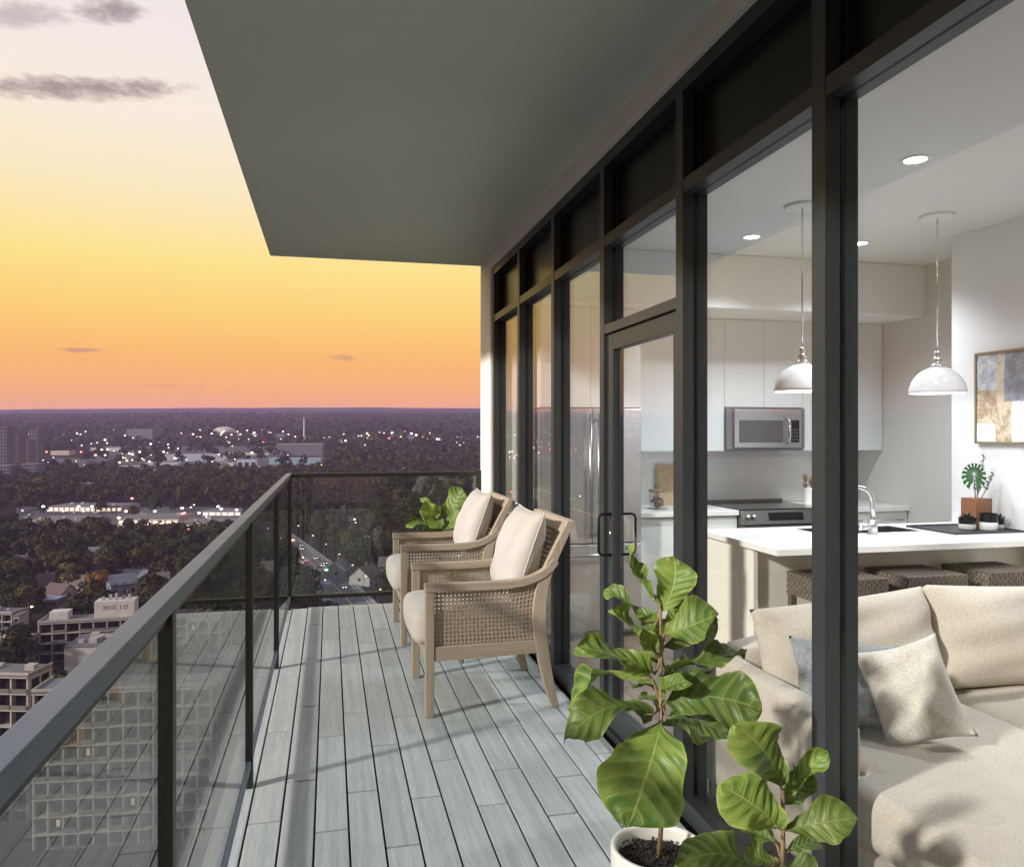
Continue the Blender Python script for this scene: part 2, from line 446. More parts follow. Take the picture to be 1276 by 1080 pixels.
# glazed facade
fc = thing('glazed_facade', 'dark framed floor-to-ceiling glazed wall with a glass door along the balcony', 'glazing', (1.4, 3, 0))
YK = [1.982 + .902 * k for k in range(-4, 6)]      # far edge of every mullion
MW = .062
IN = 1.452
def mullion(y1):
    m_ = MB().box(FX, 1.392, y1 - MW, y1, 0, 2.84)
    m_.box(1.392, 1.412, y1 - MW + .012, y1 - .012, 0, 2.84)
    m_.box(1.412, IN, y1 - MW + .002, y1 - .002, 0, 2.84)
    return m_
for y in YK: 
    p_ = part('mullion', mullion(y), M['frame'], fc)
    part('gasket', MB().box(1.3921, 1.4119, y - MW + .004, y - MW + .0119, .06, 2.835), M['black'], p_)
Y0, Y1 = YK[0] - MW, YK[-1]
part('top_frame', MB().box(FX + .001, IN - .001, Y0, Y1 - .001, 2.8402, 2.8998), M['frame'], fc)
for a, b in zip(YK[:-1], YK[1:]):
    b2 = b - MW
    part('transom', MB().box(FX + .002, IN - .003, a, b2, 2.44, 2.495), M['frame'], fc)
    part('spandrel_panel', MB().box(1.418, 1.43, a, b2, 2.495, 2.84), M['spandrel'], fc)
    isdoor = abs(a - YK[5]) < .01
    if not isdoor:
        part('bottom_track', MB().box(FX + .002, IN - .003, a, b2, 0, .075), M['frame'], fc)
        part('glass_pane', MB().box(1.396, 1.408, a + .001, b2 - .001, .075, 2.44), M['glass'], fc)
    else:
        part('threshold', MB().box(FX + .002, IN - .003, a, b2, 0, .03), M['frame'], fc)
        part('door_head', MB().box(FX + .002, IN - .003, a, b2, 2.0, 2.045), M['frame'], fc)
        part('glass_pane', MB().box(1.396, 1.408, a + .001, b2 - .001, 2.045, 2.44), M['glass'], fc)
        dr = part('door', MB().box(1.362, 1.412, b2 - .085, b2 - .004, .034, 1.996).box(1.362, 1.412, a + .004, a + .062, .034, 1.996)
                  .box(1.363, 1.411, a + .062, b2 - .085, 1.915, 1.995).box(1.363, 1.411, a + .062, b2 - .085, .035, .15), M['frame'], fc, bevel=.002)
        part('door_glass', MB().box(1.381, 1.393, a + .062, b2 - .085, .15, 1.915), M['glass'], dr)
        part('seam', MB().box(1.3605, 1.3619, b2 - .047, b2 - .043, .04, 1.99), M['steel'], dr)
        for sx, lo, hi in ((-1, 1.362, 1.295), (1, 1.412, 1.49)):
            yy = b2 - .062
            pts = [(lo, yy, 1.10), (hi - sx * .02, yy, 1.10), (hi - sx * .006, yy, 1.094), (hi, yy, 1.078), (hi, yy, .92), (hi - sx * .006, yy, .904), (hi - sx * .02, yy, .898), (lo, yy, .898)]
            part('door_handle', MB().tube(pts, .0065, 10), M['black'], dr, smooth=True)
        part('lock_cylinder', MB().tube([(1.362, b2 - .062, 1.005), (1.350, b2 - .062, 1.005)], .014, 14), M['chrome'], dr, smooth=True)

# ------------------------------------------------------------------ interior shell
ZC = 2.83
XW, XP, YB, YP = 4.60, 4.12, 6.10, 4.49
struct('interior_slab', MB().box(1.325, 4.9, -2.4, 6.6, -.26, -.022), M['joint'])
ifl = struct('interior_floor', MB().box(1.4535, 4.9, -2.3, 6.10, -.0218, -.012), mat('floor_underlay', (.05, .035, .025), .9))
M['oak'] = wood_mat('brown_oak_floor', (.19, .135, .10), (.27, .20, .15), (.12, .085, .065), 1, .42, 2.0, .18, .2)
xx = 1.456; rr_ = 0
oak_cache = {}
while xx < 4.7:
    yy = -2.25 - (rr_ * .61) % 1.3
    while yy < 6.08:
        a = max(yy, -2.25); b = min(yy + 1.297, 6.09)
        if b - a > .05:
            k = round(b - a, 3)
            if k not in oak_cache: oak_cache[k] = MB().box(-.0735, .0735, -k / 2, k / 2, -.011, 0).mesh('floor_board', M['oak'], fix=False)
            link('floor_board', oak_cache[k], ifl, (xx + .0745, (a + b) / 2, 0))
        yy += 1.3
    xx += .149; rr_ += 1
struct('interior_ceiling', MB().box(1.4535, 4.9, -2.4, 6.4, ZC, ZC + .05), M['ceil'])
struct('wall_kitchen_back', MB().box(1.4535, 4.9, YB, YB + .12, 0, ZC), M['wall'])
struct('wall_kitchen_side', MB().box(XW, XW + .12, YP - .4, YB, 0, ZC), M['wall'])
struct('wall_living_side', MB().box(XP, XP + .2, -2.3, YP, 0, ZC), M['wall2'], bevel=.003)
struct('wall_living_end', MB().box(1.4535, XP, -2.4, -2.3, 0, ZC), M['wall2'])
struct('wall_window_return', MB().box(1.56, 1.62, YB + .12, 6.4925, 0, 2.9), M['cream'])
struct('bulkhead', MB().box(1.4535, XW, 5.28, YB, 2.43, ZC - .002), M['wall2'], bevel=.003)
def marble():
    m, t, b = new_mat('white_veined_marble')
    vec = t.n('ShaderNodeNewGeometry').outputs['Position']
    n = t.noise(vec, 1.8, 6, .6, 1.2)
    v = t.math('SUBTRACT', 1.0, t.math('MULTIPLY', t.math('ABSOLUTE', t.math('SUBTRACT', n, .5)), 26.0), clamp=True)
    v2 = t.math('MULTIPLY', v, t.maprange(t.noise(vec, 1.1, 2), .45, .65))
    c = t.mix(t.math('MULTIPLY', v2, .35), (.84, .835, .83), (.52, .50, .48))
    t.nt.links.new(c, b.inputs['Base Color']); b.inputs['Roughness'].default_value = .22
    return m
M['marble'] = marble()
struct('wall_backsplash', MB().box(2.256, XW - .001, YB - .014, YB - .001, .91, 1.356), M['marble'])

# recessed downlights and pendants are lit
M['lamp'] = emit_mat('lamp_glow', (1, .96, .92), 14.0, False)
def downlight(x, y, lab, power=11):
    o = thing('recessed_downlight', lab, 'ceiling light', (x, y, ZC), group='recessed ceiling downlights')
    part('trim_ring', MB().lathe([(.05, -.001), (.054, -.006), (.072, -.004), (.075, 0), (.05, 0)], (x, y, ZC), 32), M['white'], o, smooth=True)
    part('diffuser', MB().lathe([(0.0001, -.0025), (.0498, -.0025)], (x, y, ZC), 32), M['lamp'], o)
    l = bpy.data.lights.new('downlight_lamp', 'SPOT'); l.energy = power * 6.0; l.spot_size = R(125); l.spot_blend = .8; l.shadow_soft_size = .05; l.color = (.90, .95, 1.0)
    lo = bpy.data.objects.new('lamp', l); COL.objects.link(lo); lo.location = (0, 0, -.02); lo.parent = o
downlight(2.77, 3.245, 'recessed downlight in the white ceiling nearest the glass, above the sofa side of the island', 15)
downlight(2.78, 4.77, 'recessed downlight in the ceiling in front of the bulkhead, left of the pair', 13)
downlight(3.607, 4.76, 'recessed downlight in the ceiling in front of the bulkhead, beside the right pendant stem', 12)
downlight(2.77, 1.70, 'recessed downlight in the ceiling over the chaise end of the sofa', 9)
downlight(3.6, 3.245, 'recessed downlight in the ceiling near the wall with the painting', 3.5)
downlight(3.6, 1.70, 'recessed downlight in the ceiling over the right end of the sofa', 5)

# ------------------------------------------------------------------ soft shapes
def pillow(mb_, w_, h_, t_, seed=0, pinch=.10, n=26, wr=.012):
    """a knife-edge cushion in local x (width) and z (height), thickness in y"""
    r_ = random.Random(seed); ph = [r_.uniform(0, 6.28) for _ in range(8)]
    def f(sgn):
        def g(a, b):
            x = 2 * a - 1; z = 2 * b - 1
            ex = 1 - pinch * (1 - z * z) * abs(x) ** 3 * .9; ez = 1 - pinch * (1 - x * x) * abs(z) ** 3 * .9
            prof = max(0, (1 - abs(x) ** 2.6)) ** .55 * max(0, (1 - abs(z) ** 2.6)) ** .55
            cr = max(abs(x), abs(z))
            wv = wr * (math.sin(9 * x * z + ph[0]) * .6 + math.sin(7 * x + 3 * z + ph[1]) * .5 + math.sin(11 * z - 4 * x + ph[2]) * .4) * prof ** .5
            dent = -.16 * t_ * math.exp(-((x - .25 * math.sin(ph[3])) ** 2 * 7 + (z - .5) ** 2 * 3))
            return (x * w_ / 2 * ex, sgn * (prof * t_ / 2 + (wv + dent * prof if sgn < 0 else wv)), h_ / 2 + z * h_ / 2 * ez)
        return g
    mb_.grid(f(-1), n, n); mb_.grid(f(1), n, n)
    return mb_
def rbox(mb_, x0, x1, y0, y1, z0, z1, r=.05, puff=.015, n=14, seed=0, wr=.003):
    """rounded, slightly puffed box cushion"""
    r_ = random.Random(seed); ph = [r_.uniform(0, 6.28) for _ in range(6)]
    c = Vector(((x0 + x1) / 2, (y0 + y1) / 2, (z0 + z1) / 2)); hx, hy, hz = (x1 - x0) / 2, (y1 - y0) / 2, (z1 - z0) / 2
    r = min(r, hx * .99, hy * .99, hz * .99)
    def pt(p):
        q = Vector((max(-hx + r, min(hx - r, p[0])), max(-hy + r, min(hy - r, p[1])), max(-hz + r, min(hz - r, p[2]))))
        dlt = Vector(p) - q
        if dlt.length > 1e-6: dlt = dlt.normalized() * r
        s = q + dlt
        u, v, k = s.x / hx, s.y / hy, s.z / hz
        wv = wr * (math.sin(13 * s.x + 5 * s.y + ph[0]) + math.sin(9 * s.y - 7 * s.x + 6 * s.z + ph[1]))
        s.z += (puff * (1 - u * u) * (1 - v * v) + wv) * (1 if k > 0 else -.3)
        s.x += (puff * (1 - v * v) * (1 - k * k)) * (1 if u > 0 else -1) * abs(u)
        s.y += (puff * (1 - u * u) * (1 - k * k)) * (1 if v > 0 else -1) * abs(v)
        return c + s
    for ax in range(3):
        for sg in (-1, 1):
            h = (hx, hy, hz); o1, o2 = [(1, 2), (0, 2), (0, 1)][ax]
            def g(a, b):
                def warp(t):   # more loops near the rounded edges
                    t = 2 * t - 1; return math.sin(t * math.pi / 2) * .5 + t * .5
                p = [0, 0, 0]; p[ax] = sg * h[ax]; p[o1] = warp(a) * h[o1]; p[o2] = warp(b) * h[o2]
                return pt(p)
            mb_.grid(g, n, n)
    return mb_

# ------------------------------------------------------------------ balcony armchairs (local x: front 0 to back, faces -x)
def cane_panel(fn, nu, nv_, fill=.60, th=.006):
    """woven sheet with square holes over a patch fn(a,b)->(x,y,z); th along y"""
    m_ = MB()
    for i in range(nu):
        a0 = (i + (1 - fill) / 2) / nu; a1 = (i + (1 + fill) / 2) / nu
        for j in range(nv_):
            b0 = j / nv_; b1 = (j + 1) / nv_; w = .0005 * (1 if (i + j) % 2 else -1)
            p = [Vector(fn(a, b)) for a, b in ((a0, b0), (a1, b0), (a1, b1), (a0, b1))]
            m_.add([q + Vector((0, w, 0)) for q in p], [(0, 1, 2, 3)])
    for j in range(nv_):
        b0 = (j + (1 - fill) / 2) / nv_; b1 = (j + (1 + fill) / 2) / nv_
        for i in range(nu):
            a0 = i / nu; a1 = (i + 1) / nu; w = .0005 * (-1 if (i + j) % 2 else 1)
            p = [Vector(fn(a, b)) for a, b in ((a0, b0), (a1, b0), (a1, b1), (a0, b1))]
            m_.add([q + Vector((0, w, 0)) for q in p], [(0, 1, 2, 3)])
    return m_
def curve(pts, x):
    for (x0, z0), (x1, z1) in zip(pts[:-1], pts[1:]):
        if x0 <= x <= x1:
            t = (x - x0) / (x1 - x0); return z0 + (z1 - z0) * t
    return pts[-1][1] if x > pts[-1][0] else pts[0][1]
def smooth_poly(pts, n=6):
    out = []
    P = [Vector((p[0], p[1], 0)) for p in pts]
    for i in range(len(P) - 1):
        a = P[max(i - 1, 0)]; b = P[i]; c = P[i + 1]; d = P[min(i + 2, len(P) - 1)]
        for k in range(n):
            t = k / n
            q = .5 * ((2 * b) + (c - a) * t + (2 * a - 5 * b + 4 * c - d) * t * t + (3 * b - a - 3 * c + d) * t ** 3)
            out.append((q.x, q.y))
    out.append(pts[-1]); return out
def armchair(loc, label):
    o = thing('armchair', label, 'armchair', loc, 0, 'cane armchairs on the balcony')
    W2 = .365; T = .045
    legc = smooth_poly([(.715, 0), (.675, .15), (.640, .32), (.622, .50), (.640, .66), (.695, .80), (.775, .96), (.805, 1.02)], 5)
    def leg_ribbon(pts, w0):
        prof = []
        for i, p in enumerate(pts):
            a = pts[max(i - 1, 0)]; b = pts[min(i + 1, len(pts) - 1)]
            t = Vector((b[0] - a[0], b[1] - a[1])).normalized(); nrm = Vector((t.y, -t.x))
            w = w0 * (.72 + .5 * math.sin(math.pi * min(1, p[1] / 1.02)) ** .8)
            prof.append(((p[0] + nrm.x * w, p[1]), (p[0] - nrm.x * w, p[1])))
        return prof
    arm_pts = smooth_poly([(-.004, .685), (.20, .683), (.40, .684), (.53, .694), (.62, .722), (.68, .762), (.715, .805)], 5)
    for s in (-1, 1):
        y0 = -W2 if s < 0 else W2 - T; y1 = y0 + T
        part('front_leg', MB().prism([(0, 0), (.046, 0), (.05, .663), (0, .663)], 1, y0 + .001, y1 - .001), M['chairwood'], o, True, bevel=.004)
        part('rear_leg', MB().sweep(leg_ribbon(legc, .030), y0 + .002, y1 - .002), M['chairwood'], o, True, bevel=.003)
        prof = []
        for i, p in enumerate(arm_pts):
            a = arm_pts[max(i - 1, 0)]; b = arm_pts[min(i + 1, len(arm_pts) - 1)]
            t = Vector((b[0] - a[0], b[1] - a[1])).normalized(); n_ = Vector((-t.y, t.x)) * .0215
            prof.append(((p[0] + n_.x, p[1] + n_.y), (p[0] - n_.x, p[1] - n_.y)))
        part('armrest', MB().sweep(prof, y0 - .004, y1 + .004), M['chairwoodh'], o, True, bevel=.004)
        part('side_rail', MB().prism([(.05, .295), (.615, .305), (.608, .375), (.05, .372)], 1, y0 + .006, y1 - .006), M['chairwoodh'], o, True, bevel=.003)
        yc = (y0 + y1) / 2
        legx = lambda z: curve(sorted([(q[1], q[0]) for q in legc]), z) - .02
        def pan(a, b):
            zt = lambda x: curve(arm_pts, x) - .024
            x = .052 + a * (legx(.38 + .3 * b) - .052); z = .374 + b * (zt(x) - .374); return (x, yc, z)
        part('cane_panel', cane_panel(pan, 26, 13), M['cane'], o, True)
    part('front_rail', MB().box(.006, .040, -W2 + T, W2 - T, .285, .365), M['chairwood'], o, True, bevel=.003)
    part('rear_rail', MB().box(.605, .640, -W2 + T, W2 - T, .295, .365), M['chairwood'], o, True, bevel=.003)
    part('seat_deck', MB().box(.040, .605, -W2 + T, W2 - T, .335, .36), M['chairwood'], o, True)
    part('back_top_rail', MB().prism([(.755, .955), (.79, .955), (.823, 1.022), (.788, 1.022)], 1, -W2 + T, W2 - T), M['chairwood'], o, True, bevel=.004)
    part('back_lower_rail', MB().prism([(.620, .53), (.652, .53), (.655, .58), (.622, .58)], 1, -W2 + T, W2 - T), M['chairwood'], o, True, bevel=.003)
    lx = sorted([(q[1], q[0]) for q in legc])
    def pb(a, b):
        z = .58 + b * .376; return (curve(lx, z) + .002, -W2 + T + a * (2 * W2 - 2 * T), z)
    part('cane_back', cane_panel(pb, 26, 15), M['cane'], o, True)
    part('seat_cushion', rbox(MB(), -.055, .60, -W2 + T + .004, W2 - T - .004, .362, .55, .058, .018, 14, 3, .002), M['cushion'], o, True, smooth=True)
    pl = part('back_cushion', pillow(MB(), .60, .52, .22, int(loc[1] * 10), .07, 26, .006), M['cushion'], o, True, smooth=True)
    pl.location = (.50, 0, .565); pl.rotation_euler = (R(-19), 0, R(-90))
    # piping along the pillow seam
    pts = []
    for k in range(96):
        t = k / 96 * 4; sd = int(t); q = 2 * (t - sd) - 1
        x, z = [(q, -1), (1, q), (-q, 1), (-1, -q)][sd]
        ex = 1 - .07 * (1 - z * z) * abs(x) ** 3 * .9; ez = 1 - .07 * (1 - x * x) * abs(z) ** 3 * .9
        pts.append((x * .30 * ex, 0, .26 + z * .26 * ez))
    pp = part('piping', MB().tube(pts + [pts[0]], .0045, 5, caps=False), M['cushion'], pl, True, smooth=True)
    return o
armchair((.490, 4.465, 0), 'nearer of two weathered wood armchairs with cane sides and linen cushions')
armchair((.490, 5.93, 0), 'farther of two weathered wood cane armchairs, next to the end railing')
st = thing('side_table', 'small round side table standing between the two cane armchairs', 'side table', (.86, 5.195, 0))
part('table_top', MB().lathe([(.001, .50), (.195, .50), (.20, .505), (.20, .522), (.195, .527), (.001, .527)], (.86, 5.195, 0), 40), M['chairwoodh'], st, smooth=False)
for k in range(3):
    a = k * 2.094 + .4
    part('leg', MB().tube([(.86 + .15 * math.cos(a), 5.195 + .15 * math.sin(a), 0), (.86 + .11 * math.cos(a), 5.195 + .11 * math.sin(a), .50)], [.013, .017], 10), M['chairwood'], st, smooth=True)
gb = thing('glass_bowl', 'clear glass bowl on the side table between the armchairs', 'bowl', (.80, 5.17, .527))
part('bowl', MB().lathe([(.001, .003), (.045, .003), (.075, .05), (.085, .13), (.082, .16), (.079, .16), (.081, .13), (.071, .052), (.043, .008), (.001, .008)], (.80, 5.17, .527), 28), M['clearglass'], gb, smooth=True)
M['lemon'] = mat('lemon_skin', (.62, .46, .05), .45, var=.1, vscale=20, bump=.3, bscale=150)
for k, (a, b, c) in enumerate([(-.02, .015, .038), (.025, -.02, .04), (.0, .01, .085)]):
    lm = tag(part('lemon', MB().lathe([(.0008, -.036), (.01, -.031), (.024, -.02), (.029, 0), (.024, .02), (.01, .031), (.0008, .036)], (.80 + a, 5.17 + b, .527 + c), 14), M['lemon'], None, smooth=True), 'yellow lemon lying in the glass bowl between the armchairs', 'lemon', 'lemons in the glass bowl')

# ------------------------------------------------------------------ kitchen
def door_panel(name, x0, x1, z0, z1, y, parent, m, th=.018):
    return part(name, MB().box(x0 + .0015, x1 - .0015, y - th, y, z0 + .0015, z1 - .0015), m, parent, bevel=.0015)
UY = 5.79
up = thing('upper_cabinet', 'pale flat-front upper kitchen cabinets under the bulkhead', 'cabinet', (3.4, 5.95, 1.356))
part('carcass', MB().box(2.262, 3.118, UY, YB - .015, 1.357, 2.4298).box(3.118, 3.832, UY, YB - .015, 1.713, 2.4298).box(3.832, XW - .003, UY, YB - .015, 1.357, 2.4298), M['cabinet'], up)
for x0, x1, z0 in [(2.262, 2.70, 1.357), (2.70, 3.118, 1.357), (3.118, 3.475, 1.713), (3.475, 3.832, 1.713), (3.832, 4.215, 1.357), (4.215, XW - .003, 1.357)]:
    door_panel('door', x0, x1, z0, 2.428, UY, up, M['cabinet'])
fr_x0, fr_x1, fr_y = 1.483, 2.248, 5.40
oc = thing('over_fridge_cabinet', 'pale cabinet above the steel refrigerator', 'cabinet', (1.87, 5.7, 1.70))
part('carcass', MB().box(fr_x0, 2.2595, 5.47, YB - .002, 1.69, 2.4298), M['cabinet'], oc)
door_panel('door', fr_x0, 1.866, 1.69, 2.428, 5.47, oc, M['cabinet']); door_panel('door', 1.866, 2.2595, 1.69, 2.428, 5.47, oc, M['cabinet'])
part('side_panel', MB().box(2.2502, 2.2598, 5.45, YB - .002, 0, 1.6898), M['cabinet'], oc)
fg = thing('refrigerator', 'tall stainless steel french door refrigerator beside the window', 'refrigerator', (1.86, 5.75, 0))
part('body', MB().box(fr_x0 + .004, fr_x1 - .004, 5.475, YB - .02, .02, 1.68), mat('grey_fridge_side', (.42, .41, .40), .45, .3), fg, bevel=.003)
M['fridge'] = mat('fridge_steel', (.56, .55, .56), .34, .75, var=.03, vscale=2, stretch=(1, 1, 12))
for x0, x1 in ((fr_x0 + .003, 1.863), (1.867, fr_x1 - .003)):
    d_ = part('door', MB().box(x0, x1, fr_y, 5.474, .70, 1.682), M['fridge'], fg, bevel=.006)
    hx = x1 - .03 if x1 < 1.9 else x0 + .03
    part('handle', MB().tube([(hx, fr_y, .78), (hx, fr_y - .045, .78)], .009, 8).tube([(hx, fr_y, 1.60), (hx, fr_y - .045, 1.60)], .009, 8).tube([(hx, fr_y - .05, .74), (hx, fr_y - .05, 1.64)], .0125, 10), M['steel'], d_, smooth=True)
d_ = part('freezer_drawer', MB().box(fr_x0 + .003, fr_x1 - .003, fr_y, 5.474, .06, .692), M['fridge'], fg, bevel=.006)
part('handle', MB().tube([(1.53, fr_y - .05, .62), (2.20, fr_y - .05, .62)], .0125, 10).tube([(1.58, fr_y, .62), (1.58, fr_y - .05, .62)], .009, 8).tube([(2.15, fr_y, .62), (2.15, fr_y - .05, .62)], .009, 8), M['steel'], d_, smooth=True)
CY = 5.45
bc = thing('base_cabinet', 'pale base cabinets with a white counter along the back wall', 'cabinet', (3.4, 5.8, 0))
for x0, x1 in ((2.2605, 3.066), (3.834, XW - .003)):
    part('carcass', MB().box(x0, x1, CY + .045, YB - .002, .10, .868), M['cabinet'], bc)
    part('countertop', MB().box(x0, x1 + .002, CY, YB - .015, .87, .908), M['marble'], bc, bevel=.003)
M['plinth'] = mat('dark_plinth', (.08, .055, .04), .7)
for x0, x1 in ((2.2605, 3.066), (3.834, XW - .003)): part('plinth', MB().box(x0, x1, CY + .10, YB - .01, 0, .0998), M['plinth'], bc)
for x0, x1 in ((2.2605, 2.66), (2.66, 3.066)): door_panel('door', x0, x1, .10, .866, CY + .045, bc, M['cabinet'])
for x0, x1 in ((3.834, 4.21), (4.21, XW - .004)):
    dd = door_panel('drawer', x0, x1, .70, .866, CY + .045, bc, M['cabinet']); door_panel('door', x0, x1, .10, .698, CY + .045, bc, M['cabinet'])
    part('handle', MB().tube([(x0 + .05, CY + .0, .80), (x1 - .05, CY + .0, .80)], .006, 8).tube([(x0 + .08, CY + .027, .80), (x0 + .08, CY, .80)], .005, 6).tube([(x1 - .08, CY + .027, .80), (x1 - .08, CY, .80)], .005, 6), M['steel'], dd, smooth=True)
mw = thing('microwave', 'stainless over-the-range microwave below the upper cabinets', 'microwave', (3.47, 5.9, 1.36))
mx0, mx1, mz0, mz1 = 3.122, 3.828, 1.372, 1.708
part('body', MB().box(mx0, mx1, 5.74, YB - .016, mz0, mz1), mat('microwave_case', (.25, .25, .25), .4, .6), mw)
fd = part('door', MB().box(mx0 + .055, mx1 - .045, 5.715, 5.7398, mz0 + .012, mz1 - .012), M['steel'], mw, bevel=.004)
part('window', MB().box(mx0 + .095, mx0 + .49, 5.7125, 5.7149, mz0 + .055, mz1 - .10), mat('microwave_window', (.10, .095, .085), .15, spec=.6), fd)
part('handle', MB().tube([(mx0 + .525, 5.715, mz0 + .05), (mx0 + .525, 5.68, mz0 + .06), (mx0 + .525, 5.672, mz0 + .1), (mx0 + .525, 5.672, mz1 - .13), (mx0 + .525, 5.68, mz1 - .09), (mx0 + .525, 5.715, mz1 - .08)], .013, 10), M['chrome'], fd, smooth=True)
cp = part('control_panel', MB().box(mx0 + .56, mx0 + .64, 5.7125, 5.7149, mz0 + .055, mz1 - .10), M['black'], mw)
for i in range(3):
    for j in range(4):
        part('button', MB().box(mx0 + .572 + i * .021, mx0 + .587 + i * .021, 5.7112, 5.7124, mz0 + .07 + j * .027, mz0 + .085 + j * .027), mat('button_grey', (.10, .10, .10), .5) if (i + j) == 0 else bpy.data.materials['button_grey'], cp)
part('vent_strip', MB().box(mx0 + .06, mx1 - .05, 5.7135, 5.7149, mz1 - .075, mz1 - .04), M['steel'], mw)
rg = thing('range_cooker', 'slide-in electric range with black glass cooktop and steel oven door', 'range', (3.45, 5.75, 0))
part('body', MB().box(3.071, 3.829, 5.455, YB - .02, .02, .895), mat('range_case', (.06, .06, .06), .5, .3), rg)
M['rsteel'] = mat('dark_stainless', (.20, .195, .19), .3, .85, var=.05, vscale=3, stretch=(12, 1, 1))
cpn = part('control_panel', MB().prism([(5.40, .80), (5.4545, .80), (5.4545, .9065), (5.43, .9065)], 0, 3.0712, 3.8288), M['rsteel'], rg, bevel=.002)
for k in (3.12, 3.17, 3.72, 3.77):
    part('knob', MB().tube([(k, 5.414, .858), (k, 5.385, .864)], .017, 14), M['steel'], cpn, smooth=True)
part('display', MB().prism([(5.4055, .828), (5.408, .828), (5.4245, .888), (5.4215, .888)], 0, 3.30, 3.60), M['black'], cpn)
od = part('oven_door', MB().box(3.075, 3.825, 5.415, 5.4545, .17, .79), M['rsteel'], rg, bevel=.004)
part('oven_window', MB().box(3.17, 3.73, 5.4125, 5.4149, .32, .66), M['black'], od)
part('handle', MB().tube([(3.11, 5.37, .745), (3.79, 5.37, .745)], .013, 10).tube([(3.15, 5.415, .745), (3.15, 5.37, .745)], .01, 8).tube([(3.75, 5.415, .745), (3.75, 5.37, .745)], .01, 8), M['steel'], od, smooth=True)
part('drawer', MB().box(3.075, 3.825, 5.42, 5.4545, .04, .165), M['rsteel'], rg, bevel=.003)
ck = part('cooktop', MB().box(3.0705, 3.8295, 5.4552, YB - .03, .8952, .915), mat('black_ceramic_glass', (.012, .012, .013), .08), rg, bevel=.002)
for cx, cy, r_ in ((3.26, 5.62, .095), (3.64, 5.62, .11), (3.26, 5.90, .075), (3.64, 5.90, .09)):
    part('burner_ring', MB().lathe([(r_, .0006), (r_ + .003, .0006)], (cx, cy, .915), 40), mat('ring_grey', (.2, .2, .2), .4) if 'ring_grey' not in bpy.data.materials else bpy.data.materials['ring_grey'], ck)
part('rear_trim', MB().box(3.0705, 3.8295, YB - .0298, YB - .0165, .8952, .935), M['rsteel'], rg)
# counter things
jr = thing('cookie_jar', 'glass cookie jar with wooden lid on the back counter by the refrigerator', 'jar', (2.50, 5.70, .908))
part('jar', MB().lathe([(.001, .002), (.058, .002), (.062, .01), (.062, .125), (.056, .135), (.053, .135), (.058, .122), (.058, .012), (.001, .008)], (2.5, 5.7, .908), 28), M['clearglass'], jr, smooth=True)
M['cookie'] = mat('cookie_brown', (.22, .12, .06), .9, var=.4, vscale=40)
ckm = MB()
for k in range(34):
    a = random.uniform(0, 6.28); r_ = random.uniform(0, .042); z_ = .012 + .07 * k / 34
    ckm.cbox(2.5 + r_ * math.cos(a), 5.7 + r_ * math.sin(a), .908 + z_, .022, .02, .014)
part('cookie_fill', ckm, M['cookie'], jr)
part('lid', MB().lathe([(.001, .136), (.066, .136), (.068, .142), (.066, .152), (.02, .155), (.014, .165), (.022, .178), (.018, .19), (.001, .192)], (2.5, 5.7, .908), 28), mat('lid_wood', (.25, .16, .09), .5, var=.2, vscale=30), jr, smooth=True)
part('saucer', MB().lathe([(.001, .0005), (.08, .0005), (.085, .006), (.08, .005), (.001, .0018)], (2.5, 5.7, .908), 28), M['clearglass'], jr, smooth=True)
cb = tag(part('cutting_board', MB().prism([(-.01, 0), (.012, 0), (.068, .33), (.046, .33)], 0, -.11, .11), wood_mat('maple_board', (.50, .36, .21), (.60, .45, .28), (.42, .29, .16), 2, .5, 4, .02), None, local=True, bevel=.004), 'pale wooden cutting board leaning on the backsplash beside the cookie jar', 'cutting board')
cb.location = (2.76, 6.01, .9085)
ut = thing('utensil_crock', 'white crock of wooden spoons on the counter right of the range', 'crock', (3.93, 5.80, .908))
part('crock', MB().lathe([(.001, .001), (.05, .001), (.054, .01), (.054, .14), (.05, .142), (.047, .14), (.047, .02), (.001, .015)], (3.93, 5.80, .908), 28), M['white'], ut, smooth=True)
for k in range(6):
    a = k * 1.05; b0 = (3.93 + .02 * math.cos(a), 5.80 + .02 * math.sin(a), .93); b1 = (3.93 + .065 * math.cos(a), 5.80 + .05 * math.sin(a), 1.10 + .03 * (k % 3))
    t_ = Vector(b1) - Vector(b0)
    part('wooden_spoon', MB().tube([b0, Vector(b0) + t_ * .68, Vector(b0) + t_ * .8, Vector(b0) + t_ * .93, b1], [.006, .006, .02, .022, .008], 8, sx=.5), bpy.data.materials['lid_wood'], ut, smooth=True)

# island
isl = thing('kitchen_island', 'white topped kitchen island with pale panels and inset sink', 'island', (3.2, 4.0, 0))
ix0, iy0, iy1 = 2.245, 3.606, 4.488
sx0, sx1, sy0, sy1 = 2.86, 3.56, 4.10, 4.40
part('countertop', MB().box(ix0, sx0, iy0, iy1, .868, .90).box(sx1, XP - .001, iy0, iy1, .868, .90).box(sx0, sx1, iy0, sy0, .868, .90).box(sx0, sx1, sy1, iy1, .868, .90), M['marble'], isl)
part('end_panel', MB().box(ix0 + .03, ix0 + .055, 3.90, iy1 - .02, .0, .8678), M['panel'], isl, bevel=.002)
part('back_panel', MB().box(ix0 + .0555, XP - .002, 3.92, 3.94, .0, .8678), M['panel'], isl)
part('end_leg_panel', MB().box(ix0 + .0305, ix0 + .055, 3.905 - .02, 3.8985, 0, .8675), M['panel'], isl)
part('front_panel', MB().box(ix0 + .0555, XP - .002, iy1 - .05, iy1 - .025, .0, .8678), M['panel'], isl)
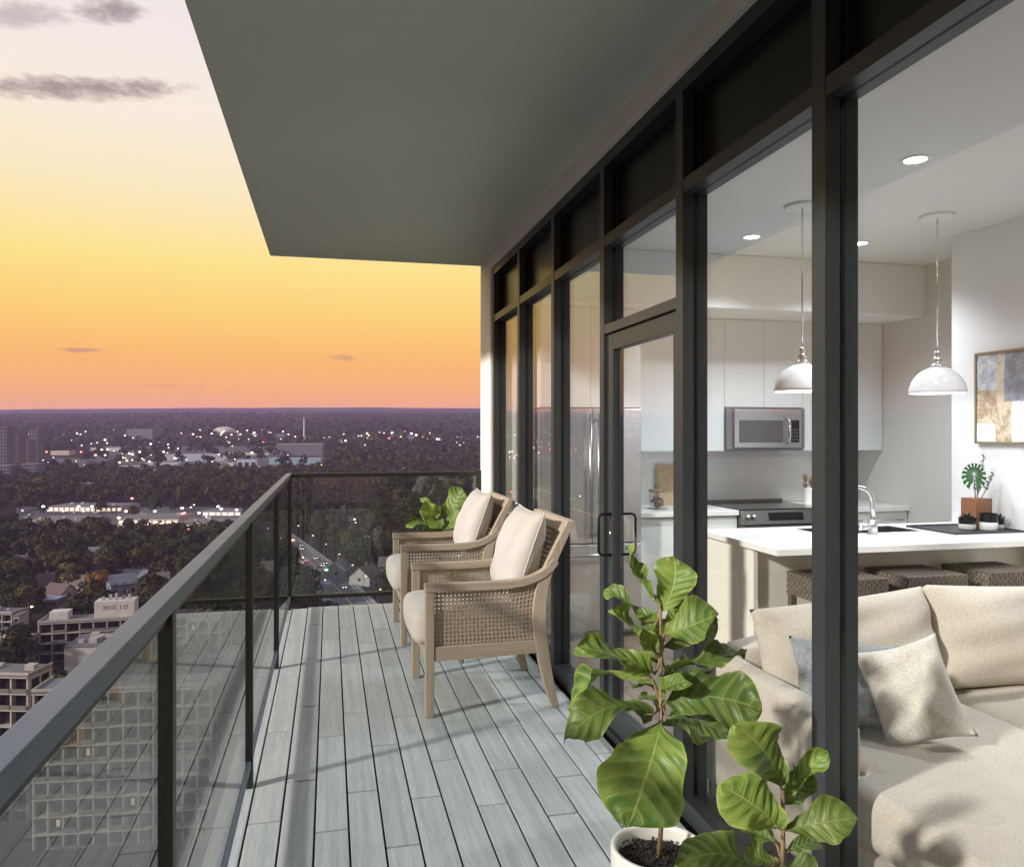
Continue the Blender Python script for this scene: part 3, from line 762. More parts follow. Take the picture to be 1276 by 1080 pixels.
sk = part('sink', MB().box(sx0 + .001, sx1 - .001, sy0 + .001, sy1 - .001, .69, .70).box(sx0 + .0008, sx0 + .008, sy0 + .001, sy1 - .001, .7001, .897).box(sx1 - .008, sx1 - .0008, sy0 + .001, sy1 - .001, .7001, .897)
     .box(sx0 + .008, sx1 - .008, sy0 + .001, sy0 + .008, .7001, .897).box(sx0 + .008, sx1 - .008, sy1 - .008, sy1 - .001, .7001, .897).box(3.20, 3.215, sy0 + .008, sy1 - .008, .7001, .885), mat('dark_granite_sink', (.03, .03, .032), .5), isl)
fx, fy = 3.16, 4.05
fct = part('faucet', MB().tube([(fx, fy, .90), (fx, fy, .985)], .026, 16).tube([(fx, fy, .985), (fx, fy, 1.06)] + [(fx - .085 + .085 * math.cos(a), fy + .02 * (1 - math.cos(a)), 1.08 + .085 * math.sin(a) * 1.15) for a in np.linspace(0, math.pi, 12)] + [(fx - .17, fy + .04, 1.05), (fx - .172, fy + .041, 1.02)], .0145, 12), M['steel'], isl, smooth=True)
part('lever', MB().tube([(fx, fy, .945), (fx - .085, fy - .01, .945)], .02, 12).tube([(fx - .085, fy - .01, .945), (fx - .10, fy - .01, .945)], .022, 12), M['steel'], fct, smooth=True)
# stools
M['wicker'] = mat('grey_brown_wicker', (.17, .135, .11), .75, var=.35, vscale=60, bump=.6, bscale=200)
M['stoolwood'] = mat('dark_stool_wood', (.12, .09, .07), .55, var=.15, vscale=20)
wick_cache = []
def stool(cx, cy, label):
    o = thing('bar_stool', label, 'stool', (cx, cy, 0), 0, 'wicker stools along the island')
    H = .75; w2 = .185; d2 = .17
    part('seat', MB().box(-w2, w2, -d2, d2, H - .125, H - .004), mat('wicker_core', (.07, .055, .045), .9) if 'wicker_core' not in bpy.data.materials else bpy.data.materials['wicker_core'], o, True)
    wv = MB(); n = 22; e = .004
    for i in range(n):                       # woven strands over the top and round the sides
        x0 = -w2 + (i + .1) * 2 * w2 / n; x1 = -w2 + (i + .9) * 2 * w2 / n
        for j in range(20):
            h = e if (i + j) % 2 else .001
            y0 = -d2 + j * 2 * d2 / 20; y1 = y0 + 2 * d2 / 20
            wv.add([(x0, y0, H - .003 + h), (x1, y0, H - .003 + h), (x1, y1, H - .003 + h), (x0, y1, H - .003 + h)], [(0, 1, 2, 3)])
        for k in range(7):
            h = e if (i + k) % 2 else .001
            z0 = H - .125 + k * .121 / 7; z1 = z0 + .121 / 7
            wv.add([(x0, -d2 - h, z0), (x1, -d2 - h, z0), (x1, -d2 - h, z1), (x0, -d2 - h, z1)], [(0, 1, 2, 3)])
            if i < 20:
                ya = -d2 + (i + .1) * 2 * d2 / 20; yb = -d2 + (i + .9) * 2 * d2 / 20
                for sx_ in (-1, 1):
                    wv.add([(sx_ * (w2 + h), ya, z0), (sx_ * (w2 + h), yb, z0), (sx_ * (w2 + h), yb, z1), (sx_ * (w2 + h), ya, z1)], [(0, 1, 2, 3)])
    part('seat_weave', wv, M['wicker'], o, True)
    for a in (-1, 1):
        for b in (-1, 1):
            part('leg', MB().box(a * (w2 - .02) - .018, a * (w2 - .02) + .018, b * (d2 - .02) - .018, b * (d2 - .02) + .018, 0, H - .1255), M['stoolwood'], o, True, bevel=.003)
    part('stretcher', MB().box(-w2 + .04, w2 - .04, -d2 + .008, -d2 + .03, .20, .225), M['stoolwood'], o, True)
stool(2.63, 3.66, 'wicker box stool at the island nearest the glass, partly behind the mullion')
stool(3.12, 3.66, 'middle of three wicker box stools along the island')
stool(3.63, 3.66, 'wicker box stool at the island farthest from the glass, under the painting')
# island tray and plants
ty = thing('tray', 'flat black serving tray on the island by the wall', 'tray', (3.9, 4.08, .90))
part('tray_base', MB().box(3.60, 4.10, 3.90, 4.30, .9005, .906).box(3.60, 4.10, 3.90, 3.906, .9061, .913).box(3.60, 4.10, 4.294, 4.30, .9061, .913).box(3.60, 3.606, 3.906, 4.294, .9061, .913).box(4.094, 4.10, 3.906, 4.294, .9061, .913), mat('slate_tray', (.035, .036, .04), .5), ty)
M['leafdark'] = mat('monstera_green', (.03, .115, .03), .45, var=.35, vscale=25)
M['leafsage'] = mat('sage_leaf', (.16, .24, .12), .6, var=.3, vscale=40)
M['succ'] = mat('dark_succulent', (.05, .045, .04), .55, var=.4, vscale=30)
M['rosewood'] = wood_mat('rosewood_pot', (.22, .085, .035), (.34, .15, .07), (.14, .05, .02), 2, .45, 3, .02)
wp = thing('wood_planter', 'reddish wooden cube planter with a monstera leaf and sprigs on the tray', 'potted plant', (3.985, 4.14, .9065))
part('pot', MB().box(3.925, 4.045, 4.08, 4.20, .9065, 1.092).box(3.935, 4.035, 4.09, 4.19, 1.0921, 1.0925), M['rosewood'], wp, bevel=.003)
def flat_leaf(pts2d, o, ex, ey, th=.0015, bend=.1):
    ex = Vector(ex).normalized(); ey = Vector(ey).normalized(); nrm = ex.cross(ey)
    m_ = MB(); c = Vector((0, 0, 0))
    vs = [Vector(o) + ex * p[0] + ey * p[1] + nrm * (-bend * (p[0] ** 2)) for p in pts2d]
    m_.add(vs, [tuple(range(len(vs)))]); return m_
# monstera: heart outline with deep notches
mp = []
for k in range(0, 15):
    a = -math.pi / 2 + .25 + (2 * math.pi - .5) * k / 14
    r_ = .085 * (1 - .18 * math.cos(a - math.pi / 2))
    mp.append((a, r_))
ms = MB()
MC = Vector((3.93, 4.10, 1.245)); ex = Vector((CT, -ST, .0)); ez = Vector((.1, .15, 1)).normalized()
for k in range(14):
    a0, r0 = mp[k]; a1, r1 = mp[k + 1]
    am = a0 + (a1 - a0) * .72
    P = lambda a, r_: MC + ex * math.cos(a) * r_ * .9 + ez * math.sin(a) * r_ + Vector((-.2, -1, 0)) * (-.6 * (r_ * math.cos(a)) ** 2)
    ms.add([P((a0 + a1) / 2, .004), P(a0, r0 * .66), P(a1, r1 * .66)], [(0, 1, 2)])
    ms.add([P((a0 + a1) / 2, .006), P(a0, r0 * .60), P(a0 + .02, r0), P(am, (r0 + r1) / 2 * 1.02), P(am, r0 * .62)], [(0, 1, 2, 3, 4)])
ms.tube([MC + ez * -.03 + Vector((0, .004, 0)), (3.97, 4.13, 1.09)], .003, 5)
part('monstera_leaf', ms, M['leafdark'], wp)
for (bx, by, tx, ty_, tz) in [(3.99, 4.14, 4.03, 4.13, 1.36), (4.0, 4.15, 3.99, 4.15, 1.22), (4.01, 4.13, 4.05, 4.08, 1.25)]:
    sp = MB(); sp.tube([(bx, by, 1.09), ((bx + tx) / 2 + .01, (by + ty_) / 2, (1.09 + tz) / 2), (tx, ty_, tz)], .0028, 5)
    for k in range(26):
        t = .3 + .7 * k / 25; p = Vector((bx, by, 1.09)).lerp(Vector((tx, ty_, tz)), t); a = k * 2.4
        dv = Vector((math.cos(a), math.sin(a), .5)).normalized(); sd = dv.cross(Vector((0, 0, 1))).normalized()
        L_ = .036 * (1.15 - .5 * t)
        sp.add([p, p + dv * L_ * .5 + sd * .010, p + dv * L_, p + dv * L_ * .5 - sd * .010], [(0, 1, 2, 3)])
    part('sprig', sp, M['leafsage'], wp)
def two_tone_cup(name, lab, cat, c, r_, h_, plant):
    o = thing(name, lab, cat, c)
    part('pot', MB().lathe([(.001, .001), (r_ * .92, .001), (r_, .01), (r_, h_ * .5)], c, 28), M['white'], o, smooth=True)
    part('rim_band', MB().lathe([(r_, h_ * .5), (r_, h_), (r_ * .9, h_), (r_ * .9, h_ * .8), (.001, h_ * .8)], c, 28), M['black'], o, smooth=False)
    if plant:
        s_ = MB()
        for k in range(30):
            a = k * 2.4; r2 = .012 + .0013 * k; up_ = .05 - .0014 * k
            p = Vector(c) + Vector((0, 0, h_ * .85)); dv = Vector((math.cos(a) * r2 * 1.7, math.sin(a) * r2 * 1.7, up_)); sd = Vector((-math.sin(a), math.cos(a), 0)) * .010
            s_.add([p, p + dv * .6 + sd, p + dv, p + dv * .6 - sd], [(0, 1, 2, 3)])
        part('succulent', s_, M['succ'], o)
two_tone_cup('succulent_pot', 'small black and white bowl of dark succulents on the tray', 'potted plant', (3.83, 4.05, .9065), .048, .075, True)
two_tone_cup('candle_cup', 'black topped white cup on the tray in front of the wooden planter', 'cup', (3.93, 3.99, .9065), .05, .105, False)
two_tone_cup('small_pot', 'small dark pot half hidden behind the black topped cup', 'potted plant', (4.05, 4.04, .9065), .035, .06, True)

# pendants
def pendant(x, y, lab):
    o = thing('pendant_lamp', lab, 'pendant lamp', (x, y, ZC), group='white dome pendants over the island')
    zb = 1.745
    part('canopy', MB().lathe([(.001, 0), (.10, 0), (.10, -.012), (.094, -.018), (.001, -.018)], (x, y, ZC - .0005), 32), M['white'], o, smooth=False)
    part('rod', MB().tube([(x, y, ZC - .018), (x, y, zb + .26)], .0055, 8), M['chrome'], o, smooth=True)
    part('socket', MB().lathe([(.006, .262), (.018, .258), (.018, .235), (.011, .228), (.024, .215), (.026, .20), (.014, .19), (.03, .178), (.045, .17), (.045, .163), (.001, .163)], (x, y, zb), 24), M['chrome'], o, smooth=True)
    outer = [(.04, .165)] + [(.16 * math.sin(a), .163 * math.cos(a)) for a in np.linspace(.28, math.pi / 2, 14)]
    inner = [(.156 * math.sin(a), .159 * math.cos(a)) for a in np.linspace(math.pi / 2, .28, 14)] + [(.001, .155)]
    part('shade', MB().lathe(outer + inner, (x, y, zb), 40), mat('white_enamel', (.82, .82, .84), .12) if 'white_enamel' not in bpy.data.materials else bpy.data.materials['white_enamel'], o, smooth=True)
    part('bulb', MB().lathe([(.001, .03), (.02, .034), (.03, .05), (.032, .065), (.022, .09), (.014, .11), (.001, .115)], (x, y, zb), 18), M['lamp'], o, smooth=True)
    l = bpy.data.lights.new('pendant_bulb', 'POINT'); l.energy = 5; l.shadow_soft_size = .03; l.color = (1, .985, .98)
    lo = bpy.data.objects.new('lamp', l); COL.objects.link(lo); lo.location = (0, 0, zb + .015 - ZC); lo.parent = o
pendant(2.686, 4.05, 'white dome pendant lamp over the island, partly behind the mullion')
pendant(3.614, 4.05, 'white dome pendant lamp over the island, in front of the painting wall')

# painting: a plain abstract of grey-blue, ochre and white patches
pa = thing('painting', 'abstract painting in grey blue, ochre and white in a thin frame', 'painting', (XP, 3.8, 1.44))
def art():
    m, t, b = new_mat('abstract_paint')
    p = t.n('ShaderNodeNewGeometry').outputs['Position']; sx_, sy_, sz_ = t.sep(p)[:3]
    n = t.noise(p, 14, 6, .7); n2 = t.noise(p, 5, 3)
    y = t.math('ADD', sy_, t.math('MULTIPLY', t.math('SUBTRACT', n2, .5), .05)); z = t.math('ADD', sz_, t.math('MULTIPLY', t.math('SUBTRACT', n, .5), .03))
    lt = lambda a, k: t.math('LESS_THAN', a, k); gt = lambda a, k: t.math('GREATER_THAN', a, k)
    both = lambda a, c: t.math('MULTIPLY', a, c)
    c = t.mix(t.maprange(n, .42, .58), (.34, .25, .15), (.60, .50, .36))
    c = t.mix(gt(z, 1.775), c, t.mix(t.maprange(n, .4, .6), (.33, .37, .44), (.60, .62, .64)))
    c = t.mix(both(gt(z, 1.70), lt(y, 4.04)), c, t.mix(t.maprange(n, .4, .6), (.16, .18, .22), (.28, .31, .36)))
    c = t.mix(both(lt(z, 1.565), gt(y, 4.10)), c, t.mix(n, (.66, .69, .74), (.80, .82, .84)))
    c = t.mix(both(lt(z, 1.70), lt(y, 3.98)), c, t.mix(n, (.70, .72, .76), (.82, .82, .82)))
    c = t.mix(both(gt(z, 1.66), both(lt(y, 4.09), gt(y, 4.05))), c, (.60, .50, .36))
    c = t.mix(t.math('MULTIPLY', t.maprange(t.noise(p, 40, 4, .7), .54, .68), .6), c, (.22, .19, .16))
    t.nt.links.new(c, b.inputs['Base Color']); b.inputs['Roughness'].default_value = .7
    return m
part('canvas', MB().box(XP - .028, XP - .006, 3.40, 4.248, 1.448, 2.006), art(), pa)
part('frame', MB().box(XP - .035, XP - .001, 4.2485, 4.262, 1.434, 2.02).box(XP - .035, XP - .001, 3.386, 3.3995, 1.434, 2.02).box(XP - .035, XP - .001, 3.3995, 4.2485, 1.434, 1.4475).box(XP - .035, XP - .001, 3.3995, 4.2485, 2.0065, 2.02), mat('thin_brass_frame', (.30, .24, .15), .4, .5), pa)

# ------------------------------------------------------------------ sofa
sf = thing('sofa', 'oatmeal linen chaise sofa behind the glass in front of the island', 'sofa', (2.6, 2.4, 0))
part('base', rbox(MB(), 1.525, 4.0, 2.10, 3.02, .07, .28, .03, .004, 10, 1), M['sofa'], sf, smooth=True)
part('chaise_base', rbox(MB(), 1.525, 2.42, .55, 2.12, .07, .28, .03, .004, 10, 2), M['sofa'], sf, smooth=True)
part('arm', rbox(MB(), 1.50, 1.625, 2.12, 3.03, .08, .60, .035, .008, 12, 3), M['sofa'], sf, smooth=True)
part('back', rbox(MB(), 1.626, 4.0, 2.86, 3.03, .10, .64, .04, .008, 12, 4), M['sofa'], sf, smooth=True)
cc_ = part('chaise_cushion', MB().prism([(1.515, .55), (2.42, .55), (2.42, 2.86), (1.632, 2.86), (1.632, 2.112), (1.515, 2.112)], 2, .281, .458), M['sofa'], sf, smooth=True)
bv = cc_.modifiers.new('bevel', 'BEVEL'); bv.width = .055; bv.segments = 6; bv.limit_method = 'ANGLE'; bv.angle_limit = R(40); bv.harden_normals = False
part('seat_cushion', rbox(MB(), 2.425, 3.2, 2.08, 2.86, .2805, .455, .06, .02, 14, 7, .002), M['sofa'], sf, smooth=True)
part('seat_cushion', rbox(MB(), 3.205, 3.98, 2.08, 2.86, .2805, .455, .06, .02, 14, 8, .002), M['sofa'], sf, smooth=True)
for k, (cx, wd, ht, sd) in enumerate([(2.02, .84, .405, 11), (2.80, .86, .42, 12), (3.58, .84, .42, 13)]):
    p_ = part('back_cushion', pillow(MB(), wd, ht, .27, sd, .05, 30, .010), M['sofa'], sf, True, smooth=True)
    p_.location = (cx - 2.6, 2.66 - 2.4, .45); p_.rotation_euler = (R(-13), R([-3, 2, 0][k]), R([4, -2, 0][k]))
for lx, ly in ((1.57, 2.98), (3.95, 2.98), (3.95, 2.15), (1.57, .62), (2.37, .62)):
    part('foot', MB().cbox(lx, ly, 0, .045, .045, .0698), M['stoolwood'], sf)
tp = tag(part('throw_pillow', pillow(MB(), .45, .31, .15, 21, .10, 28, .010), M['pillowgrey'], None, True, smooth=True), 'grey blue knitted throw pillow leaning behind the cream one on the sofa', 'pillow')
tp.location = (1.80, 2.37, .468); tp.rotation_euler = (R(-28), R(7), R(-4))
tp = tag(part('throw_pillow', pillow(MB(), .285, .345, .14, 22, .12, 28, .014), M['pillowcream'], None, True, smooth=True), 'cream woven throw pillow with knife edge in front on the sofa', 'pillow')
tp.location = (1.945, 2.20, .466); tp.rotation_euler = (R(-24), R(-20), R(-34))

# ------------------------------------------------------------------ fiddle leaf figs
def leaf_material():
    m, t, b = new_mat('fig_leaf')
    uv = t.n('ShaderNodeUVMap').outputs[0]; u, v, _ = t.sep(uv)[:3]
    a = t.math('MULTIPLY', t.math('ABSOLUTE', t.math('SUBTRACT', u, .5)), 2.0)
    wp_ = t.math('MULTIPLY', t.math('SUBTRACT', t.noise(t.n('ShaderNodeTexCoord').outputs['Object'], 14, 2), .5), .10)
    k = t.math('FRACT', t.math('MULTIPLY', t.math('SUBTRACT', t.math('ADD', v, wp_), t.math('MULTIPLY', t.math('POWER', a, 1.2), .20)), 7.0))
    dist = t.math('ABSOLUTE', t.math('SUBTRACT', k, .5))
    vein = t.maprange(dist, .41, .5)
    wide = t.maprange(dist, .18, .5)
    mid = t.maprange(a, .055, .015)
    pos = t.n('ShaderNodeTexCoord').outputs['Object']; oi = t.n('ShaderNodeObjectInfo')
    n = t.noise(pos, 9, 4); fine = t.noise(pos, 140, 3, .7)
    c = t.mix(t.maprange(n, .30, .75), (.070, .148, .032), (.205, .290, .056))
    c = t.mix(t.math('MULTIPLY', wide, .45), c, (.29, .36, .08))
    c = t.mix(t.math('MULTIPLY', t.maprange(a, .86, 1.0), .35), c, (.36, .40, .10))
    c = t.mix(t.math('MULTIPLY', t.math('MAXIMUM', t.math('MULTIPLY', vein, .18), mid), .42), c, (.44, .48, .18))
    f = t.math('ADD', .62, t.math('MULTIPLY', oi.outputs['Random'], .6))
    c = t.mix(t.math('MULTIPLY', t.maprange(t.noise(pos, 60, 4, .7), .62, .78), .2), c, (.20, .16, .06))
    c = t.mix(1.0, c, t.comb(f, f, f), 'MULTIPLY')
    t.nt.links.new(c, b.inputs['Base Color'])
    b.inputs['Roughness'].default_value = .44; b.inputs['Specular IOR Level'].default_value = .4
    bp = t.n('ShaderNodeBump'); bp.inputs['Strength'].default_value = .5; bp.inputs['Distance'].default_value = .004
    h = t.math('ADD', t.math('MULTIPLY', t.math('MAXIMUM', vein, mid), -.6), t.math('MULTIPLY', fine, .25))
    t.nt.links.new(h, bp.inputs['Height']); t.nt.links.new(bp.outputs[0], b.inputs['Normal'])
    tr = t.n('ShaderNodeBsdfTranslucent'); t.nt.links.new(t.mix(1.0, c, (1.0, 1.0, .5), 'MULTIPLY'), tr.inputs[0])
    mx = t.n('ShaderNodeMixShader'); mx.inputs[0].default_value = .22
    t.nt.links.new(b.outputs[0], mx.inputs[1]); t.nt.links.new(tr.outputs[0], mx.inputs[2])
    t.nt.links.new(mx.outputs[0], t.nt.nodes['Material Output'].inputs[0])
    return m
M['fig'] = leaf_material()
M['figstem'] = mat('fig_bark', (.22, .15, .085), .8, var=.4, vscale=60, stretch=(1, 1, .2), bump=.5, bscale=120)
M['pot'] = mat('white_ceramic', (.78, .76, .73), .28, var=.02, vscale=5)
def soil_mat():
    m = mat('bark_soil', (.012, .010, .008), .95, var=.6, vscale=90); return m
M['soil'] = soil_mat()
PROF = [(0, .02), (.06, .16), (.16, .42), (.30, .64), (.42, .74), (.56, .88), (.70, 1.0), (.80, .95), (.89, .72), (.95, .42), (1.0, .03)]
PROFS = smooth_poly(PROF, 5)
def fig_leaf(parent, base, tip, width, nrm, arch=.12, cup=.35, wave=.05, seed=0, stem=None):
    r_ = random.Random(seed); ph = [r_.uniform(0, 6.28) for _ in range(6)]
    base = Vector(base); tip = Vector(tip); A = tip - base; L = A.length; a = A / L
    N = Vector(nrm); N = (N - a * N.dot(a)).normalized(); B = a.cross(N)
    nu, nv_ = 18, 56; vs = []; uvs = []
    side = r_.uniform(-.12, .12)
    for j in range(nv_ + 1):
        t = j / nv_; hw = width / 2 * curve(PROFS, t)
        arch_ = arch * L * math.sin(math.pi * t ** .9) ; bend = side * L * math.sin(math.pi * t)
        tw = .28 * math.sin(2.2 * t + ph[2])
        for i in range(nu + 1):
            s = 2 * i / nu - 1; ab = abs(s)
            rip = .040 * L * (abs(math.sin((t - .20 * ab ** 1.2 + .5 / 7) * math.pi * 7)) - .6) * min(1, ab * 2.2) * (1 - .35 * ab)
            h = cup * hw * (ab ** 1.6) + wave * L * math.sin(t * 9 + ph[0] + (0 if s > 0 else 2.2)) * ab ** 2 + .02 * L * math.sin(t * 21 + ph[1] + s) * ab ** 3 + rip + tw * hw * s
            w_ = hw * (1 - .10 * cup) * s * (1 + .03 * math.sin(t * 26 + ph[3] * (1 if s > 0 else 2)))
            vs.append(base + a * (t * L) + N * (arch_ + h) + B * (w_ + bend)); uvs.append((i / nu, t))
    fs = [(j * (nu + 1) + i, j * (nu + 1) + i + 1, (j + 1) * (nu + 1) + i + 1, (j + 1) * (nu + 1) + i) for j in range(nv_) for i in range(nu)]
    off = wloc(parent)
    m_ = MB(); m_.add([v for v in vs], fs)
    if stem is not None: m_.tube([stem, (Vector(stem) + base) / 2 + Vector((0, 0, -.004)), base, base + a * L * .12 + N * (arch * L * .3)], [.0036, .003, .003, .0015], 6, mi=1)
    me = m_.mesh('leaf', [M['fig'], M['figstem']], off, True, fix=False)
    ul = me.uv_layers.new(name='UVMap'); nvtx = len(uvs)
    for lp in me.loops:
        ul.data[lp.index].uv = uvs[lp.vertex_index] if lp.vertex_index < nvtx else (.5, .5)
    return link('leaf', me, parent)
def fig_pot(o, c, r_, h_):
    part('pot', MB().lathe([(.001, .001), (r_ * .70, .001), (r_ * .76, .01), (r_ * .99, h_ * .72), (r_, h_ - .012), (r_ * .985, h_ - .003), (r_ * .96, h_), (r_ * .90, h_ - .002), (r_ * .875, h_ - .012), (r_ * .87, h_ - .05)], c, 56), M['pot'], o, smooth=True)
    so = part('soil', MB().lathe([(.001, h_ - .034), (r_ * .5, h_ - .036), (r_ * .872, h_ - .046)], c, 40), M['soil'], o, smooth=True)
    ch = MB(); rg_ = random.Random(5)
    for k in range(430):
        a = rg_.uniform(0, 6.28); q = r_ * .84 * math.sqrt(rg_.random()); s_ = rg_.uniform(.004, .009)
        cc = Vector((c[0] + q * math.cos(a), c[1] + q * math.sin(a), c[2] + h_ - .036 + rg_.uniform(-.004, .008)))
        e = [Vector((rg_.gauss(0, 1), rg_.gauss(0, 1), rg_.gauss(0, .7))).normalized() * s_ * rg_.uniform(.7, 1.5) for _ in range(4)]
        ch.add([cc + x for x in e], [(0, 1, 2), (0, 2, 3), (0, 3, 1), (1, 3, 2)])
    st_ = part('bark_chips', ch, mat('bark_chip', (.035, .024, .016), .9, var=.6, vscale=60) if 'bark_chip' not in bpy.data.materials else bpy.data.materials['bark_chip'], so)
    st_['kind'] = 'stuff'
def fig(label, c, pot_r, pot_h, stem_px, d0, leaves, zoff, scale, seed):
    """leaves: (bx,by,tx,ty,width px, depth change of tip, facing (right, up, toward camera), arch, cup)"""
    o = thing('fiddle_leaf_fig', label, 'potted plant', c)
    fig_pot(o, c, pot_r, pot_h)
    right = Vector((CT, -ST, 0)); fwd = Vector((ST, CT, 0)); upv = Vector((0, 0, 1))
    px = lambda x, y: (zoff[0] + x / scale, zoff[1] + y / scale)
    top = [at_d(*px(*p), d0) for p in stem_px]
    b0 = Vector((c[0], c[1], c[2] + pot_h - .04))
    pts = [b0] + top
    part('stem', MB().tube(pts, [.0075] + [.0065 - .003 * k / len(top) for k in range(len(top))], 9), M['figstem'], o, smooth=True)
    for k, (bx, by, tx, ty_, wpx, dd, nv3, arch, cup) in enumerate(leaves):
        base = at_d(*px(bx, by), d0 + dd * .12); tip = at_d(*px(tx, ty_), d0 + dd)
        n_ = right * nv3[0] + upv * nv3[1] - fwd * nv3[2]
        sv = min(top, key=lambda q: (q - base).length)
        L = (tip - base).length
        fig_leaf(o, base, tip, wpx * 1.15 / scale * d0 / FPX, n_, arch, cup, .11, seed * 50 + k, stem=sv)
    return o
P1 = (.894, 2.03, 0)
fig('tall fiddle leaf fig in a round white pot on the deck by the glass', P1, .133, .35,
    [(348, 900), (342, 700), (343, 560), (344, 400), (342, 250)], 2.18, [
    (335, 225, 238, 52, 62, .05, (.8, .2, .6), -.06, .5),
    (343, 262, 385, 85, 120, .03, (-.1, .1, 1), .03, .2),
    (352, 335, 528, 268, 132, -.06, (-.2, .75, .6), .10, .3),
    (352, 372, 522, 296, 78, .10, (0, .5, .9), .10, .3),
    (330, 405, 188, 252, 80, -.04, (.55, .55, .6), .04, .45),
    (330, 300, 163, 190, 46, .10, (.6, .6, .6), .05, .4),
    (325, 462, 74, 372, 105, -.02, (.1, .75, .6), .10, .25),
    (358, 448, 617, 388, 82, .06, (-.1, .85, .45), .12, .4),
    (360, 548, 668, 575, 165, -.10, (.1, .7, .65), .10, .12),
    (318, 478, 45, 572, 60, .12, (-.1, .9, .35), .22, .3),
    (318, 592, 38, 668, 118, -.12, (-.1, .8, .5), .16, .2),
    (345, 612, 238, 952, 240, -.20, (-.08, .35, 1), .10, .12),
    (368, 602, 592, 690, 92, -.08, (.2, .8, .5), .12, .25),
    (345, 545, 432, 485, 70, -.10, (-.3, .7, .6), .1, .4),
    (340, 520, 250, 500, 60, .12, (.2, .7, .6), .1, .4),
    (352, 590, 300, 530, 80, .14, (.2, .6, .7), .1, .3),
    (340, 385, 300, 300, 70, .08, (.3, .3, .9), .05, .3),
    (348, 470, 470, 440, 95, .14, (-.1, .6, .7), .1, .3), (342, 430, 235, 415, 80, .14, (.2, .6, .7), .1, .3), (350, 330, 430, 215, 90, .12, (-.2, .3, .9), .05, .3), (348, 620, 470, 640, 100, .12, (0, .7, .6), .1, .3),
    ], (690, 660), 2.571, 1)
P2 = (.985, 1.575, 0)
fig('smaller fiddle leaf fig low in front of the glass at the frame edge', P2, .12, .30,
    [(733, 1180), (733, 1060), (735, 950), (733, 830)], 1.755, [
    (726, 818, 588, 628, 152, -.05, (.1, .25, 1), .06, .15),
    (738, 862, 880, 716, 74, .04, (-.7, .3, .7), -.04, .5),
    (722, 956, 538, 818, 158, -.04, (.1, .35, .95), .08, .2),
    (748, 962, 975, 922, 118, -.06, (-.1, .75, .65), .12, .2),
    (736, 880, 795, 762, 100, .08, (0, .2, 1), .03, .3),
    (716, 1010, 600, 940, 74, .06, (.2, .7, .6), .1, .4),
    (640, 1092, 384, 1074, 112, -.08, (0, .85, .5), .14, .2),
    (745, 1030, 862, 1014, 60, .02, (-.2, .7, .6), .1, .4),
    (728, 1080, 612, 1022, 70, .03, (.2, .8, .6), .1, .3),
    (745, 1080, 850, 1110, 90, -.04, (.2, .8, .5), .12, .3),
    ], (690, 660), 2.571, 2)
P3 = (.87, 6.42, 0)
fig('fiddle leaf fig behind the far armchair by the end railing', P3, .14, .36,
    [(850, 760), (845, 660), (848, 600)], 6.45, [
    (845, 610, 745, 600, 96, -.1, (0, .3, 1), .03, .15),
    (850, 620, 945, 492, 96, .05, (-.1, .2, 1), .02, .15),
    (852, 680, 935, 600, 88, -.1, (-.2, .4, .9), .04, .2),
    (840, 700, 680, 668, 60, -.1, (0, .8, .5), .12, .2),
    (846, 600, 745, 540, 22, .1, (.3, .5, .8), .02, .3),
    (850, 640, 800, 690, 70, -.15, (0, .6, .8), .1, .2),
    (850, 690, 930, 700, 80, .1, (0, .7, .6), .1, .2),
    ], (330, 480), 3.858, 3)

# ------------------------------------------------------------------ city
def cm(name, col, rough=.8, var=.12, vs=.4): return mat(name, col, rough, var=var, vscale=vs, orand=.06)
M['conc'] = cm('pale_concrete', (.27, .245, .22)); M['guardm'] = cm('grey_balcony_guard', (.10, .095, .09)); M['concw'] = cm('white_render', (.36, .335, .325)); M['brick'] = cm('brown_brick', (.16, .085, .055), vs=2)
M['roofdark'] = cm('dark_gravel_roof', (.075, .068, .066)); M['roofgrey'] = cm('grey_membrane_roof', (.095, .09, .095)); M['roofblue'] = cm('blue_grey_shingle', (.105, .11, .13)); M['roofbrown'] = cm('brown_shingle', (.095, .075, .065)); M['roofred'] = cm('red_roof', (.085, .045, .04))
M['sidewhite'] = cm('white_siding', (.30, .29, .29)); M['sidebeige'] = cm('beige_siding', (.26, .22, .18)); M['sideblue'] = cm('blue_siding', (.14, .16, .20))
M['win'] = mat('dark_window_glass', (.015, .015, .018), .15, spec=.5); M['doorc'] = mat('dark_door', (.05, .03, .02), .5)
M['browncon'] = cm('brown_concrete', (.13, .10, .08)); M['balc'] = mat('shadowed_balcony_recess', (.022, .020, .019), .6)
M['beige'] = cm('lit_beige_cladding', (.36, .27, .22)); M['paleblue'] = cm('pale_blue_cladding', (.24, .26, .31)); M['teal'] = cm('teal_cladding', (.16, .24, .26)); M['hazet'] = cm('grey_tower', (.085, .08, .095)); M['hazet2'] = cm('rose_brick_tower', (.10, .075, .075))
M['asphalt'] = mat('asphalt', (.095, .09, .10), .9, var=.15, vscale=.5, world=True); M['walk'] = mat('concrete_walk', (.20, .19, .18), .9, var=.1, vscale=.6, world=True); M['paint'] = mat('road_paint', (.55, .55, .52), .8)
M['gw'] = emit_mat('white_city_lamp', (1, .93, .88), 5, False); M['gr'] = emit_mat('red_city_lamp', (1, .10, .08), 5, False); M['go'] = emit_mat('amber_city_lamp', (1, .55, .25), 4.5, False); M['gg'] = emit_mat('green_city_lamp', (.2, 1, .6), 3.5, False)
M['shopwin'] = emit_mat('lit_shop_window', (1, .80, .62), .75, False); M['gwd'] = emit_mat('dim_city_lamp', (1, .82, .66), 1.6, False); M['gwin'] = emit_mat('lit_window', (1, .58, .28), .4, False)
